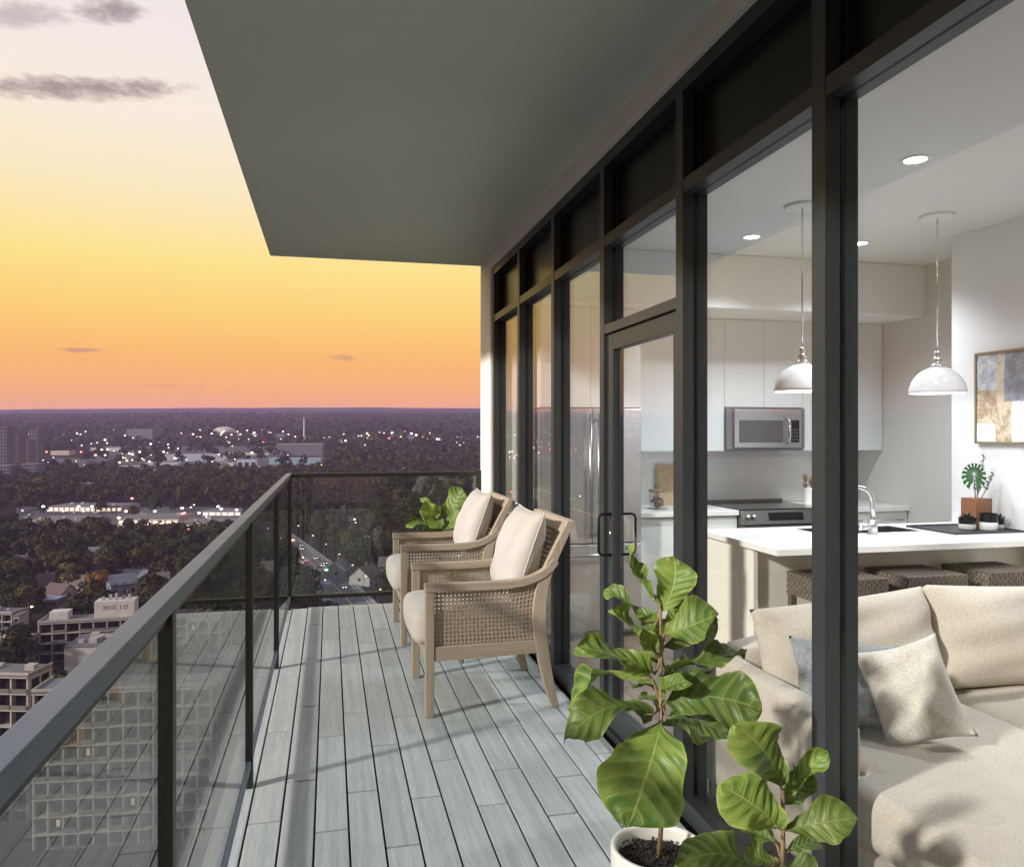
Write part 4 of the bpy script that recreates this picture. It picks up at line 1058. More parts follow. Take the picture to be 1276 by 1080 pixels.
FACE = -TH          # building front square to the view
keepout = []        # (x, y, radius)
def gz(x, y, r_=0): return min(ground(x + a, y + b) for a in (-r_, r_) for b in (-r_, r_)) if r_ else ground(x, y)

def block(name, label, u0, u1, vb, hpx, depth, wallm, roofm, yaw=0.0, group=None, bays=0, storeys=0, parapet=True, cat='building', winm=None, roofbits=0):
    """flat-roofed building whose front base runs from pixel u0 to u1 at row vb"""
    p, d = gpix((u0 + u1) / 2, vb); wd = (u1 - u0) * d / FPX; h = hpx * d / FPX
    x, y = p.x, p.y
    o = thing(name, label, cat, (x, y, gz(x, y) - .3), FACE + yaw, group)
    h += .3
    part('wall', MB().box(-wd / 2, wd / 2, 0, depth, 0, h), wallm, o, True)
    rf = part('roof', MB().box(-wd / 2 - .15, wd / 2 + .15, -.15, depth + .15, h, h + .35) if parapet else MB().box(-wd / 2, wd / 2, 0, depth, h, h + .1), roofm, o, True)
    for k in range(roofbits):
        a = random.uniform(-.4, .4) * wd; b = random.uniform(.2, .8) * depth; s = random.uniform(1.2, 2.6)
        part('roof_unit', MB().box(a - s / 2, a + s / 2, b - s / 2, b + s / 2, h + .36, h + .36 + s * .6), M['conc'], rf, True)
    if bays:
        me = None
        for j in range(storeys):
            for i in range(bays):
                bw = wd / bays; sh = (h - .6) / storeys
                if me is None: me = MB().box(-bw * .32, bw * .32, -.06, .25, sh * .25, sh * .8).mesh('window', M['shopwin'] if name == 'retail_building' else (winm or M['win']), fix=False)
                w_ = link('window', me, o, (-wd / 2 + (i + .5) * bw, 0, .3 + j * sh))
    for q in range(9): keepout.append((x + (q - 4) / 8 * wd * CT + ST * depth / 2, y - (q - 4) / 8 * wd * ST + CT * depth / 2, depth / 2 + 4)); keepout.append((x * .965 + (q - 4) / 8 * wd * CT, y * .965 - (q - 4) / 8 * wd * ST, 5))
    return o, x, y, wd, h
def house(label, u, vb, w_, dp, eave, wallm, roofm, yaw, storeys=1, group=None, chimney=True, name='house', rise=None):
    p, d = gpix(u, vb); x, y = p.x, p.y
    o = thing(name, label, 'house', (x, y, gz(x, y, 3) - .1), FACE + yaw, group)
    part('wall', MB().prism([(-dp / 2, 0), (dp / 2, 0), (dp / 2, eave), (0, eave + (rise or dp * .42) - .12), (-dp / 2, eave)], 0, -w_ / 2, w_ / 2), wallm, o, True)
    r_ = rise or dp * .42; e = .5; sl = r_ / (dp / 2)
    rf = part('roof', MB().prism([(-dp / 2 - e, eave - e * sl), (0, eave + r_), (dp / 2 + e, eave - e * sl), (dp / 2 + e, eave - e * sl + .25), (0, eave + r_ + .25), (-dp / 2 - e, eave - e * sl + .25)], 0, -w_ / 2 - .4, w_ / 2 + .4), roofm, o, True)
    if chimney: part('chimney', MB().cbox(w_ * .22, dp * .12, eave + r_ * .4, .9, .7, r_ * .6 + 1.1), M['brick'], rf, True)
    for j in range(storeys):
        for i in range(3):
            if j == 0 and i == 1:
                part('door', MB().box(-.5, .5, -dp / 2 - .08, -dp / 2 + .05, 0, 2.1), M['doorc'], o, True); continue
            xx_ = (-.32 + .32 * i) * w_
            part('window', MB().box(xx_ - .6, xx_ + .6, -dp / 2 - .06, -dp / 2 + .05, .9 + 2.8 * j, 2.2 + 2.8 * j), M['win'], o, True)
    for sx_ in (-1, 1):
        part('window', MB().box(sx_ * w_ / 2 - .06, sx_ * w_ / 2 + .06, -.6, .6, eave * .55, eave * .55 + 1.2), M['win'], o, True)
    keepout.append((x, y, max(w_, dp) / 2 + 1.5)); l_, d_ = lat_dep(x, y)
    for q in (.965, .935): keepout.append((x * q, y * q, 6))
    return o

# --- apartment block with brick end bays in the near distance (left of the rail)
def slab_block(name, label, u, vb, hpx, len_m, dep_m, yaw, storeys, bay, wallm, end_brick=False, skip_front=False, cat='apartment block', group=None, baseoff=None, topz=None):
    p, d = gpix(u, vb); x, y = p.x, p.y
    zb = gz(x, y, 4) - .3
    h = hpx * d / FPX if topz is None else topz - zb
    o = thing(name, label, cat, (x, y, zb), FACE + yaw, group)
    sh = h / storeys
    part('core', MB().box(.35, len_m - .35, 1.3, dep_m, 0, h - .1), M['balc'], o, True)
    sm = MB().box(0, len_m, -.25, dep_m + .01, -.12, .12).mesh('floor_slab', wallm, fix=False)
    for k in range(storeys + 1): link('floor_slab', sm, o, (0, 0, k * sh + .12))
    nb = max(1, round(len_m / bay)); bw = len_m / nb
    fm = MB().box(-.16, .16, .05, 1.32, 0, h).mesh('pier', wallm, fix=False)
    for k in range(nb + 1): link('pier', fm, o, (min(max(k * bw, .17), len_m - .17), 0, .1))
    bm_ = MB().box(-bw / 2 + .2, bw / 2 - .2, -.2, -.12, .16, 1.0).mesh('balcony_guard', M['guardm'], fix=False)
    wm = MB().box(-bw * .28, bw * .28, 1.2, 1.32, .5, sh * .8).mesh('window', M['win'], fix=False)
    lit = MB().box(-bw * .12, bw * .12, 1.18, 1.30, .8, sh * .65).mesh('lit_window', M['gwin'], fix=False)
    for j in range(storeys):
        for k in range(nb):
            rr = random.random()
            if rr < .55: link('balcony_guard', bm_, o, ((k + .5) * bw, 0, j * sh + .12))
            link('window', wm, o, ((k + .5) * bw, 0, j * sh + .12))
            if random.random() < .015: link('lit_window', lit, o, ((k + .5) * bw, 0, j * sh + .12))
    for s in (0, 1):
        xx_ = 0 if s == 0 else len_m - .36
        e_ = part('end_wall', MB().box(xx_, xx_ + .36, .02, dep_m, .2, h), wallm, o, True)
        for j in range(storeys):
            for q in (.3, .7):
                part('end_window', MB().box(xx_ - .05 + (.0 if s == 0 else .1), xx_ + .31 + (0 if s == 0 else .1), dep_m * q - 1.1, dep_m * q + 1.1, j * sh + .5, j * sh + sh * .85), M['brick'] if end_brick else M['win'], e_, True)
    rf = part('roof', MB().box(-.1, len_m + .1, -.12, dep_m + .1, h + .29, h + .6), M['roofgrey'], o, True)
    for q in range(5):
        s = random.uniform(.8, 2.0); a_ = random.uniform(.08, .92) * len_m; b_ = random.uniform(.25, .8) * dep_m
        if name == 'apartment_block' and end_brick: continue
        part('roof_unit', MB().cbox(a_, b_, h + .6, s, s * .8, s * .6), M['conc'], rf, True)
    part('parapet', MB().box(-.1, len_m + .1, -.12, .1, h + .6, h + 1.05), wallm, rf, True)
    part('parapet', MB().box(-.1, .12, .1, dep_m + .1, h + .6, h + 1.05), wallm, rf, True)
    part('parapet', MB().box(len_m - .12, len_m + .1, .1, dep_m + .1, h + .6, h + 1.05), wallm, rf, True)
    ca, sa = math.cos(FACE + yaw), math.sin(FACE + yaw)
    for q in np.linspace(0, len_m, 9): keepout.append((x + q * ca - dep_m / 2 * sa, y + q * sa + dep_m / 2 * ca, dep_m / 2 + 3))
    return o, h, rf, d
ab, h, rf, d = slab_block('apartment_block', 'four storey pale apartment block with brick red end windows and rooftop penthouse', 47, 826, 50, 46, 9, R(14), 4, 3.7, M['conc'], True)
ph_ = part('penthouse', MB().box(15, 26.5, 2.5, 8.5, h + .6, h + 5.6), M['concw'], rf, True)
part('penthouse', MB().box(2.2, 7.5, 3, 7.5, h + .6, h + 3.0), M['concw'], rf, True)
for k in range(5): part('roof_unit', MB().cbox(17 + k * 1.9, 5 + (k % 2), h + 5.6, .8, .8, 1.0 + (k % 3) * .5), M['conc'], rf, True)
# faded painted letters on the penthouse front
def glyph(strokes, x0, z0, s, mb_):
    for (a, b, c, e) in strokes: mb_.box(x0 + a * s, x0 + c * s, 2.44, 2.49, z0 + b * s, z0 + e * s)
G = {'M': [(0, 0, .18, 1), (.62, 0, .8, 1), (.18, .55, .36, .85), (.44, .55, .62, .85), (.34, .4, .46, .7)], 'U': [(0, 0, .18, 1), (.62, 0, .8, 1), (.18, 0, .62, .18)], 'S': [(0, 0, .8, .17), (0, .41, .8, .58), (0, .83, .8, 1), (0, .58, .18, .83), (.62, .17, .8, .41)],
     'E': [(0, 0, .18, 1), (.18, 0, .8, .17), (.18, .41, .65, .58), (.18, .83, .8, 1)], 'I': [(.3, 0, .5, 1)], 'O': [(0, 0, .18, 1), (.62, 0, .8, 1), (.18, 0, .62, .17), (.18, .83, .62, 1)]}
for k, ch in enumerate('MUEIO'):
    lb = MB(); glyph(G[ch], 17.6 + k * 1.45, h + 3.0, 1.35, lb); part('painted_letter', lb, mat('faded_blue_paint', (.16, .16, .22), .8) if 'faded_blue_paint' not in bpy.data.materials else bpy.data.materials['faded_blue_paint'], ph_, True)
t5 = slab_block('apartment_block', 'brown brick block with dark bays at the left edge beside the apartment block', -45, 846, 46, 17, 8, R(8), 4, 3.0, M['browncon'])
t6 = slab_block('apartment_block', 'low brown block with a flat roof below the white box building', 55, 880, 24, 16, 7, R(12), 2, 2.8, M['browncon'])
t7 = slab_block('apartment_block', 'three storey cream walk-up far left among dark trees', -60, 790, 28, 22, 8, R(-6), 3, 3.4, M['conc'])
block('low_building', 'windowless white flat roofed box in front of the apartment block', 82, 128, 842, 36, 16, M['concw'], M['roofgrey'], R(10), roofbits=6)
# big balcony towers below, partly behind the guard glass
def tower_at(name, label, u, vtop, d, len_m, dep_m, yaw, bay, wallm, top_add=0):
    p = at_d(u, vtop, d); zb = gz(p.x, p.y, 5) - .3
    n = max(3, round((p.z - zb) / 3.05))
    pb = Vector((p.x, p.y, zb))
    # same builder, positioned directly
    rel = lat_dep(p.x, p.y)
    k = (p.z - zb)
    o, h_, rf_, dd = slab_block(name, label, u, 540 + FPX * (DROP / d - SLOPE), 100, len_m, dep_m, yaw, n, bay, wallm, topz=p.z)
    return o, h_, rf_
t1 = tower_at('apartment_tower', 'dark balconied apartment tower at the bottom left corner below the handrail', -95, 842, 150, 21, 7, R(-4), 3.4, M['conc'])
t2 = tower_at('apartment_tower', 'stepped lower wing of balconies right of the corner tower, seen through the guard glass', 40, 866, 140, 31, 8, R(7), 2.5, M['conc'])
t3 = tower_at('apartment_tower', 'slender pale gridded tower seen through the guard glass beside the deck', 232, 775, 215, 9, 12, R(4), 3.0, M['concw'])
if 0: t4 = tower_at('apartment_tower', 'low dark balconied block at the left edge behind the corner tower', -40, 800, 190, 22, 10, R(8), 3.2, M['roofbrown'])
block('low_building', 'white roofed annex seen through the guard glass between the towers', 205, 235, 812, 14, 14, M['concw'], M['concw'], R(8), roofbits=2)
block('low_building', 'long low house row with a pale metal roof among the trees above the apartment block', 33, 69, 757, 9, 9, M['roofbrown'], M['paleblue'], R(6), bays=7, storeys=1)
block('low_building', 'narrow pale stair tower left of the apartment block', 17, 23, 800, 32, 6, M['conc'], M['roofgrey'], R(10), bays=1, storeys=4)

# --- mall strip with bright fronts
ml = 'lit retail buildings of the shopping strip'
block('retail_building', 'large grey flat roofed store at the left end of the shopping strip', 14, 84, 662, 9, 46, M['roofgrey'], M['roofgrey'], R(2), ml, 10, 1, roofbits=5)
block('retail_building', 'long store with a pale roofline at the back of the shopping strip', 60, 152, 638, 7, 26, M['beige'], M['roofgrey'], R(-1), ml, 14, 1, roofbits=5)
block('retail_building', 'bright beige fronted store in the middle of the shopping strip', 148, 222, 657, 11, 30, M['beige'], M['roofgrey'], R(3), ml, 9, 1, roofbits=4)
block('retail_building', 'low store with striped pale front right of the beige store', 224, 286, 660, 9, 22, M['concw'], M['roofgrey'], R(3), ml, 10, 1, roofbits=3)
block('retail_building', 'small pale shop near the rail end of the shopping strip', 252, 300, 643, 6, 18, M['concw'], M['roofgrey'], R(0), ml, 6, 1)
block('retail_building', 'low red signed shop in front of the beige store', 214, 240, 665, 5, 8, M['roofred'], M['roofgrey'], R(3), ml, 3, 1)
def lot(u0, u1, v0, v1):
    m_ = MB(); P_ = [gpix(u, v)[0] for u, v in ((u0, v1), (u1, v1), (u1, v0), (u0, v0))]
    nx = 10
    def g(a, b):
        p = P_[0].lerp(P_[1], a).lerp(P_[3].lerp(P_[2], a), b); return (p.x, p.y, ground(p.x, p.y) + .25)
    m_.grid(g, nx, 8); struct('parking_lot', m_, M['lot'])
M['lot'] = mat('pale_worn_asphalt', (.045, .042, .046), .9, var=.4, vscale=.06, world=True)
lot(20, 300, 632, 668); lot(120, 345, 556, 590); lot(420, 560, 541, 553)
lr2 = random.Random(9)
# --- industrial belt
il = 'industrial buildings of the far belt'
for (u0, u1, vb, hp, dp, wm_, rm_, lab, by) in [
    (295, 320, 586, 13, 20, 'paleblue', 'paleblue', 'tall pale blue box warehouse in the industrial belt', 3),
    (335, 400, 579, 8, 22, 'teal', 'paleblue', 'long teal fronted warehouse with a bright roof edge right of the blue box', 9),
    (200, 283, 575, 8, 40, 'paleblue', 'paleblue', 'long pale warehouse roof left of the blue box', 9),
    (180, 222, 587, 10, 16, 'paleblue', 'concw', 'white banded warehouse in front of the long pale roof', 6),
    (266, 291, 583, 6, 14, 'concw', 'concw', 'small white shed just left of the blue box', 4),
    (135, 186, 593, 12, 10, 'hazet', 'concw', 'row building with pale roof slab and dark bays left of the warehouses', 9),
    (345, 402, 568, 15, 18, 'hazet', 'concw', 'flat mill building with a pale top below the smokestack', 12),
    (158, 190, 547, 12, 40, 'hazet', 'concw', 'pale roofed arena in the hazy distance', 5),
    (63, 86, 567, 5, 16, 'beige', 'concw', 'bright long shed left of the red lamps', 4),
    (112, 150, 562, 4, 20, 'concw', 'concw', 'thin pale shed behind the cluster of lamps', 5),
    (52, 98, 577, 5, 20, 'hazet', 'roofgrey', 'low dim shed at the left of the belt', 5),
    (98, 134, 582, 9, 14, 'hazet', 'roofgrey', 'dim block behind the dark grove at left', 5),
    (545, 606, 549, 5, 20, 'paleblue', 'concw', 'long pale warehouse at the right end of the far belt', 8),
    (228, 258, 551, 4, 16, 'hazet', 'roofgrey', 'low dim building below the dome', 4),
    (296, 318, 543, 3, 16, 'concw', 'concw', 'thin pale shed right of the dome', 4),
    (340, 356, 545, 4, 14, 'hazet', 'concw', 'small pale roofed shed left of the smokestack', 3),
    (288, 335, 567, 3, 14, 'concw', 'roofgrey', 'thin low shed above the blue box', 5),
    (404, 428, 552, 4, 18, 'concw', 'concw', 'pale shed right of the smokestack', 4),
    (428, 462, 551, 3, 14, 'paleblue', 'concw', 'thin pale shed left of the red lamp cluster', 4),
    (505, 540, 549, 3, 14, 'hazet', 'concw', 'low shed right of the red lamp cluster', 4),
    (463, 490, 547, 5, 10, 'roofred', 'concw', 'red fronted shop under the far lamp cluster', 4)]:
    block('warehouse', lab, u0, u1, vb, hp, dp, M[wm_], M[rm_], 0, il, by if hp > 9 and vb > 570 else 0, 1, cat='warehouse')
hl = 'hazy high-rise blocks at the left edge'
for (u0, u1, vb, hp, wm_, lab, by, stn) in [(-8, 8, 592, 60, 'hazet', 'tallest hazy high-rise at the left picture edge', 4, 14), (9, 22, 588, 46, 'hazet2', 'rosy brick high-rise beside the tallest one', 4, 10), (23, 35, 584, 36, 'hazet', 'dim stepped high-rise in the middle of the hazy cluster', 3, 8), (36, 47, 578, 42, 'hazet', 'pale topped hazy high-rise at the right of the cluster', 3, 10), (-4, 12, 602, 22, 'hazet', 'low dark block in front of the hazy high-rises', 4, 5), (26, 45, 600, 22, 'hazet', 'broad dim block at the foot of the hazy cluster', 5, 5)]:
    block('high_rise', lab, u0, u1, vb, hp, 16, M[wm_], M['roofgrey'], R(5), hl, by, stn, cat='tower')
# dome and smokestack
p, d = gpix(280, 541); rr = 13.5 * d / FPX
dm = thing('domed_arena', 'pale low dome of an arena in the hazy distance', 'arena', (p.x, p.y, p.z))
part('drum', MB().lathe([(rr, -2), (rr, 4)], p, 40), M['hazet'], dm)
part('dome', MB().lathe([(rr * math.cos(a) + .01, 4 + rr * .52 * math.sin(a)) for a in np.linspace(0, math.pi / 2, 12)], p, 40), M['concw'], dm, smooth=True)
p, d = gpix(379, 549)
sm_ = thing('smokestack', 'tall thin smokestack rising above the flat mill building', 'chimney', (p.x, p.y, p.z))
hh = 28 * d / FPX
part('shaft', MB().lathe([(1.9, -1), (1.2, hh)], p, 14), M['concw'], sm_, smooth=True)
part('rim', MB().lathe([(1.2, hh), (1.5, hh), (1.5, hh + 1.2), (1.1, hh + 1.2)], p, 14), M['concw'], sm_)

# --- houses among the trees
hs = [('blue grey gabled house above the orange crowned tree', 124, 704, 12, 9, 5.2, 'sideblue', 'roofblue', R(20), 2),
      ('grey gabled house half hidden left of the orange crowned tree', 100, 735, 11, 8, 3.2, 'sidebeige', 'roofbrown', R(-15), 1),
      ('pale blue house right of the orange crowned tree', 152, 738, 10, 8, 4.5, 'sideblue', 'roofblue', R(40), 2),
      ('grey roofed house left of the handrail near the amber lamp', 170, 730, 11, 9, 3.5, 'sidewhite', 'roofblue', R(-10), 1),
      ('white house beside the handrail below the wood', 196, 735, 9, 8, 4.2, 'sidewhite', 'roofbrown', R(25), 2),
      ('small pale steep gabled house behind the apartment block', 88, 774, 8, 8, 3.2, 'sidebeige', 'roofbrown', R(75), 1),
      ('brown roofed house right of the penthouse', 155, 762, 10, 9, 3.0, 'sidebeige', 'roofbrown', R(60), 1),
      ('red roofed house among trees left of the penthouse', 75, 746, 10, 8, 3.0, 'sidebeige', 'roofred', R(-20), 1),
      ('blue and white gabled house beside the road', 423, 721, 9, 9, 5.0, 'sideblue', 'roofblue', R(82), 2),
      ('grey gabled house with white porch right of the road', 456, 726, 11, 10, 3.6, 'sidewhite', 'roofbrown', R(70), 1),
      ('pale boxy house right of the porch house', 484, 716, 8, 8, 5.0, 'sideblue', 'roofgrey', R(5), 2),
      ('low pale roofed house in the wood above the road houses', 449, 668, 12, 9, 2.8, 'sidewhite', 'roofgrey', R(10), 1),
      ('pale gabled house behind the red roofed hall', 417, 643, 13, 9, 3.2, 'sidewhite', 'roofgrey', R(15), 1),
      ('white cottage near the far fig beyond the railing', 496, 640, 12, 9, 3.2, 'sidewhite', 'roofblue', R(-15), 1),
      ('white gabled house in the dark wood above the far railing', 459, 590, 9, 9, 5.5, 'sidewhite', 'roofgrey', R(85), 2),
      ('low pale house just above the far railing', 481, 592, 16, 9, 3.0, 'sidewhite', 'roofgrey', R(5), 1),
      ('low pale house right of the others above the far railing', 500, 591, 13, 9, 3.0, 'sidewhite', 'roofblue', R(-5), 1),
      ('pale roofed house in the grove left of the shopping strip', 104, 612, 15, 10, 3.2, 'sidebeige', 'roofgrey', R(5), 1),
      ('small pale house at the top of the left grove', 22, 594, 16, 10, 3.5, 'sidebeige', 'roofgrey', R(12), 1),
      ('pale roofed house at the top of the grove right of the first', 68, 597, 16, 10, 3.5, 'sidebeige', 'roofgrey', R(-8), 1),
      ('rust roofed house at the left edge wood', 52, 733, 9, 8, 3.0, 'sidebeige', 'roofred', R(30), 1),
      ('grey cottage deep in the left wood', 28, 708, 9, 8, 3.0, 'sidewhite', 'roofgrey', R(-25), 1)]
for (lab, u, v, w_, dp, ev, a, b, yw, stn) in hs: house(lab, u, v, w_, dp, ev, M[a], M[b], yw, stn, 'houses among the trees')
block('hall', 'long low hall with a red roof in the wood above the road', 401, 441, 653, 6, 12, M['beige'], M['roofred'], R(2), None, 8, 1)

# --- road with cars on the right beyond the end railing
rp = [gpix(u, v)[0] for (u, v) in [(318, 652), (345, 668), (368, 686), (388, 702), (408, 722), (428, 742), (450, 768), (480, 810), (520, 880)]]
c2 = smooth_poly([(p.x, p.y) for p in rp], 8)
def ribbon(off0, off1, dz):
    m_ = MB(); vs = []
    for i, p in enumerate(c2):
        a = c2[max(i - 1, 0)]; b = c2[min(i + 1, len(c2) - 1)]
        t = Vector((b[0] - a[0], b[1] - a[1])).normalized(); n_ = Vector((-t.y, t.x))
        for q in (off0, off1):
            x, y = p[0] + n_.x * q, p[1] + n_.y * q; vs.append((x, y, ground(x, y) + dz))
    m_.add(vs, [(2 * i, 2 * i + 1, 2 * i + 3, 2 * i + 2) for i in range(len(c2) - 1)]); return m_
rd = struct('road', ribbon(-7, 7, .30), M['asphalt'])
struct('sidewalk', ribbon(7.2, 9.4, .42), M['walk']); struct('sidewalk', ribbon(-9.4, -7.2, .42), M['walk'])
part('edge_line', ribbon(6.5, 6.75, .33), M['paint'], rd); part('edge_line', ribbon(-6.75, -6.5, .33), M['paint'], rd)
part('centre_line', ribbon(-.35, -.12, .33), mat('yellow_road_paint', (.45, .32, .08), .8), rd); part('centre_line', ribbon(.12, .35, .33), bpy.data.materials['yellow_road_paint'], rd)
for p in c2: keepout.append((p[0], p[1], 12))
def mk_car():
    o = thing('parked_car', 'car', 'car')
    prof = [(-2.2, .35), (2.2, .35), (2.25, .62), (2.1, .82), (1.15, .92), (.55, 1.38), (-.95, 1.42), (-1.65, .98), (-2.15, .92), (-2.28, .7)]
    part('body', MB().prism(prof, 1, -.86, .86), mat('car_paint', (.3, .3, .3), .3, .3, orand=.9), o, True, bevel=.06)
    part('side_window', MB().prism([(-1.4, .98), (1.0, .95), (.5, 1.32), (-.92, 1.36)], 1, -.875, .875), M['win'], o, True)
    part('windscreen', MB().prism([(1.12, .95), (.60, 1.345), (.64, 1.36), (1.2, .955)], 1, -.72, .72), M['win'], o, True)
    for x in (-1.4, 1.4):
        for s in (-1, 1):
            w_ = part('wheel', MB().tube([(x, s * .70, .32), (x, s * .90, .32)], .33, 14), mat('tyre', (.015, .015, .015), .9) if 'tyre' not in bpy.data.materials else bpy.data.materials['tyre'], o, True)
    for s in (-1, 1):
        part('headlight', MB().box(2.18, 2.30, s * .62 - .18, s * .62 + .18, .56, .74), M['gw'], o, True)
        part('taillight', MB().box(-2.34, -2.2, s * .62 - .2, s * .62 + .2, .68, .88), M['gr'], o, True)
    return o
car0 = mk_car()
paints = {}
def car_paint(c):
    if c not in paints: paints[c] = mat('car_paint_%s' % c, {'red': (.28, .03, .03), 'white': (.45, .44, .43), 'black': (.03, .03, .035), 'silver': (.28, .28, .3), 'blue': (.05, .08, .2)}[c], .3, .2)
    return paints[c]
def put_car(c, x, y, yaw, label, group, c_name):
    o = car0 if c == 0 else copy_tree(car0)
    o.location = (x, y, ground(x, y) + .31); o.rotation_euler = (0, 0, yaw); o.name = 'car'
    o['label'] = label; o['group'] = group
    for ch in o.children:
        if ch.name.startswith('body'):
            ch.data = ch.data.copy(); ch.data.materials[0] = car_paint(c_name)
cars = []
for k, (i, off, cn, lab) in enumerate([(13, -2, 'red', 'red car farthest up the road beside the rail post'), (16, 3, 'white', 'white car oncoming far up the road'), (20, -2, 'red', 'red car in the middle of the road'),
        (22, 3.5, 'silver', 'silver car passing the green signal'), (26, 3, 'white', 'white car in the right lane near the blue gabled house'), (28, 2.8, 'white', 'second white car behind it near the blue gabled house'),
        (29, -2.2, 'black', 'black car left of the centre line'), (31, 3.2, 'red', 'red car nearing the lower bend'), (34, -2.5, 'red', 'red car with bright tail lights seen under the bottom rail'), (34, -5.2, 'red', 'second red car with bright tail lights under the bottom rail'),
        (24, -5, 'white', 'white car beside the blue canopy'), (37, 2.5, 'silver', 'silver car lowest on the road'), (14, 5, 'black', 'black car at the right kerb far up the road'), (18, -5, 'white', 'white car at the left kerb far up the road'), (23, -2, 'silver', 'silver car left of the centre line by the canopies'), (25, 5.2, 'blue', 'blue car at the right kerb before the blue gabled house'), (30, 5.4, 'white', 'white car at the right kerb before the porch house'), (32, -5.4, 'silver', 'silver car at the left kerb near the bottom rail')]):
    i = min(i, len(c2) - 2); p = c2[i]; q = c2[i + 1]; t = Vector((q[0] - p[0], q[1] - p[1])).normalized(); n_ = Vector((-t.y, t.x))
    yw = math.atan2(t.y, t.x) + (math.pi if off < 0 else 0)
    put_car(k, p[0] + n_.x * off, p[1] + n_.y * off, yw, lab, 'cars on the road', cn)
# cars parked in the lots: too small to show their parts
lot_me = {}
for cn in ('white', 'silver', 'black', 'red', 'blue'):
    m_ = MB().prism([(-2.2, .3), (2.2, .3), (2.25, .7), (1.15, .9), (.55, 1.4), (-.95, 1.42), (-1.65, .98), (-2.25, .9)], 1, -.86, .86)
    m_.prism([(-1.4, .98), (1.0, .95), (.5, 1.32), (-.92, 1.36)], 1, -.875, .875, mi=1)
    lot_me[cn] = m_.mesh('parked_car', [car_paint(cn), M['win']])
for k in range(90):
    far_ = k >= 55
    u, v = (lr2.uniform(30, 300), lr2.choice([640, 643, 647, 661, 664, 667])) if not far_ else (lr2.uniform(125, 340), lr2.choice([559, 562, 570, 584, 588]))
    p, d = gpix(u, v); cn = lr2.choice(['white', 'silver', 'silver', 'black', 'black', 'red', 'blue'])
    if any((p.x - a) ** 2 + (p.y - b) ** 2 < (q - 2) ** 2 for (a, b, q) in keepout): continue
    o = link('parked_car', lot_me[cn], None, (p.x, p.y, ground(p.x, p.y) + .27), FACE + R(90) + lr2.choice([0, math.pi]))
    zn = 'far industrial belt' if far_ else 'shopping strip'
    tag(o, cn + ' car parked in the lot of the ' + zn, 'car', cn + ' cars in the lot of the ' + zn)
# roadside canopies
def canopy(label, u, v, w_, dp, m_):
    p, d = gpix(u, v); o = thing('canopy', label, 'canopy', (p.x, p.y, p.z), FACE + R(12))
    part('roof', MB().box(-w_ / 2, w_ / 2, -dp / 2, dp / 2, 4.3, 5.1), m_, o, True)
    part('fascia', MB().box(-w_ / 2 - .1, w_ / 2 + .1, -dp / 2 - .1, -dp / 2 - .01, 4.2, 5.2), M['concw'], o, True)
    for a in (-.35, .35):
        for b in (-.3, .3): part('post', MB().cbox(a * w_, b * dp, 0, .4, .4, 4.3), M['concw'], o, True)
    keepout.append((p.x, p.y, w_ * .6 + 3))
canopy('blue roofed forecourt canopy left of the road', 397, 742, 9, 6, mat('blue_canopy', (.05, .12, .38), .5))
canopy('white roofed forecourt canopy above the blue one', 386, 730, 7, 5, M['concw'])

# --- street lamps and signal lights
pole_m = mat('lamp_pole', (.10, .10, .10), .6)
lamp_mesh = {}
def lamp_me(kind, hgt, r_):
    k = (kind, round(hgt), round(r_, 1))
    if k not in lamp_mesh:
        m_ = MB().tube([(0, 0, 0), (0, 0, hgt)], [.14, .09], 6).tube([(0, 0, hgt), (.8, 0, hgt + .25)], .08, 5)
        m_.lathe([(.01, -r_ * .6), (r_ * .7, -r_ * .42), (r_, 0), (r_ * .7, r_ * .42), (.01, r_ * .6)], (.9 , 0, hgt + .15), 10, mi=1)
        lamp_mesh[k] = m_.mesh('street_lamp', [pole_m, M[kind]])
    return lamp_mesh[k]
def lamp(u, v, kind, r_, label, group, hgt=8.0):
    p, d = gpix(u, v, hgt); o = link('street_lamp', lamp_me(kind, hgt, r_), None, (p.x, p.y, p.z - .1))
    tag(o, label, 'street lamp', group)
kinds = {'w': 'gw', 'r': 'gr', 'o': 'go', 'g': 'gg', 'd': 'gwd'}
cname = {'w': 'white', 'r': 'red', 'o': 'amber', 'g': 'green', 'd': 'dim'}
L1 = [(57, 563, 'r'), (44, 581, 'r'), (100, 563, 'r'), (95, 540, 'w'), (130, 548, 'w'), (155, 543, 'w'), (187, 553, 'w'), (118, 567, 'o'), (130, 567, 'o'), (148, 576, 'w'), (152, 570, 'o'), (160, 565, 'w'), (164, 566, 'w'), (172, 568, 'r'), (173, 563, 'w'), (176, 559, 'w'), (185, 575, 'w'), (222, 536, 'w'), (248, 536, 'w'), (240, 541, 'o'), (263, 540, 'w'), (276, 539, 'w'), (283, 550, 'd'), (271, 551, 'w'), (293, 550, 'w'), (310, 547, 'o'), (316, 539, 'w'), (327, 551, 'r'), (203, 563, 'w'), (209, 554, 'w'), (218, 571, 'w'), (313, 564, 'w'), (320, 563, 'w'), (285, 564, 'd'), (389, 543, 'w'), (36, 541, 'w'), (126, 560, 'w'), (133, 560, 'w'), (141, 562, 'd'), (157, 574, 'o')]
L2 = [(445, 539, 'w'), (462, 547, 'o'), (467, 545, 'r'), (471, 545, 'o'), (480, 543, 'r'), (484, 546, 'r'), (490, 545, 'w'), (488, 539, 'w'), (493, 540, 'o'), (502, 541, 'w'), (512, 540, 'w'), (518, 542, 'w'), (522, 552, 'r'), (538, 547, 'w'), (544, 547, 'w'), (478, 540, 'w'), (472, 539, 'o'), (430, 549, 'w'), (435, 549, 'w'), (412, 541, 'w'), (457, 540, 'w'), (533, 547, 'o'), (568, 551, 'd'), (474, 547, 'r'), (540, 544, 'o')]
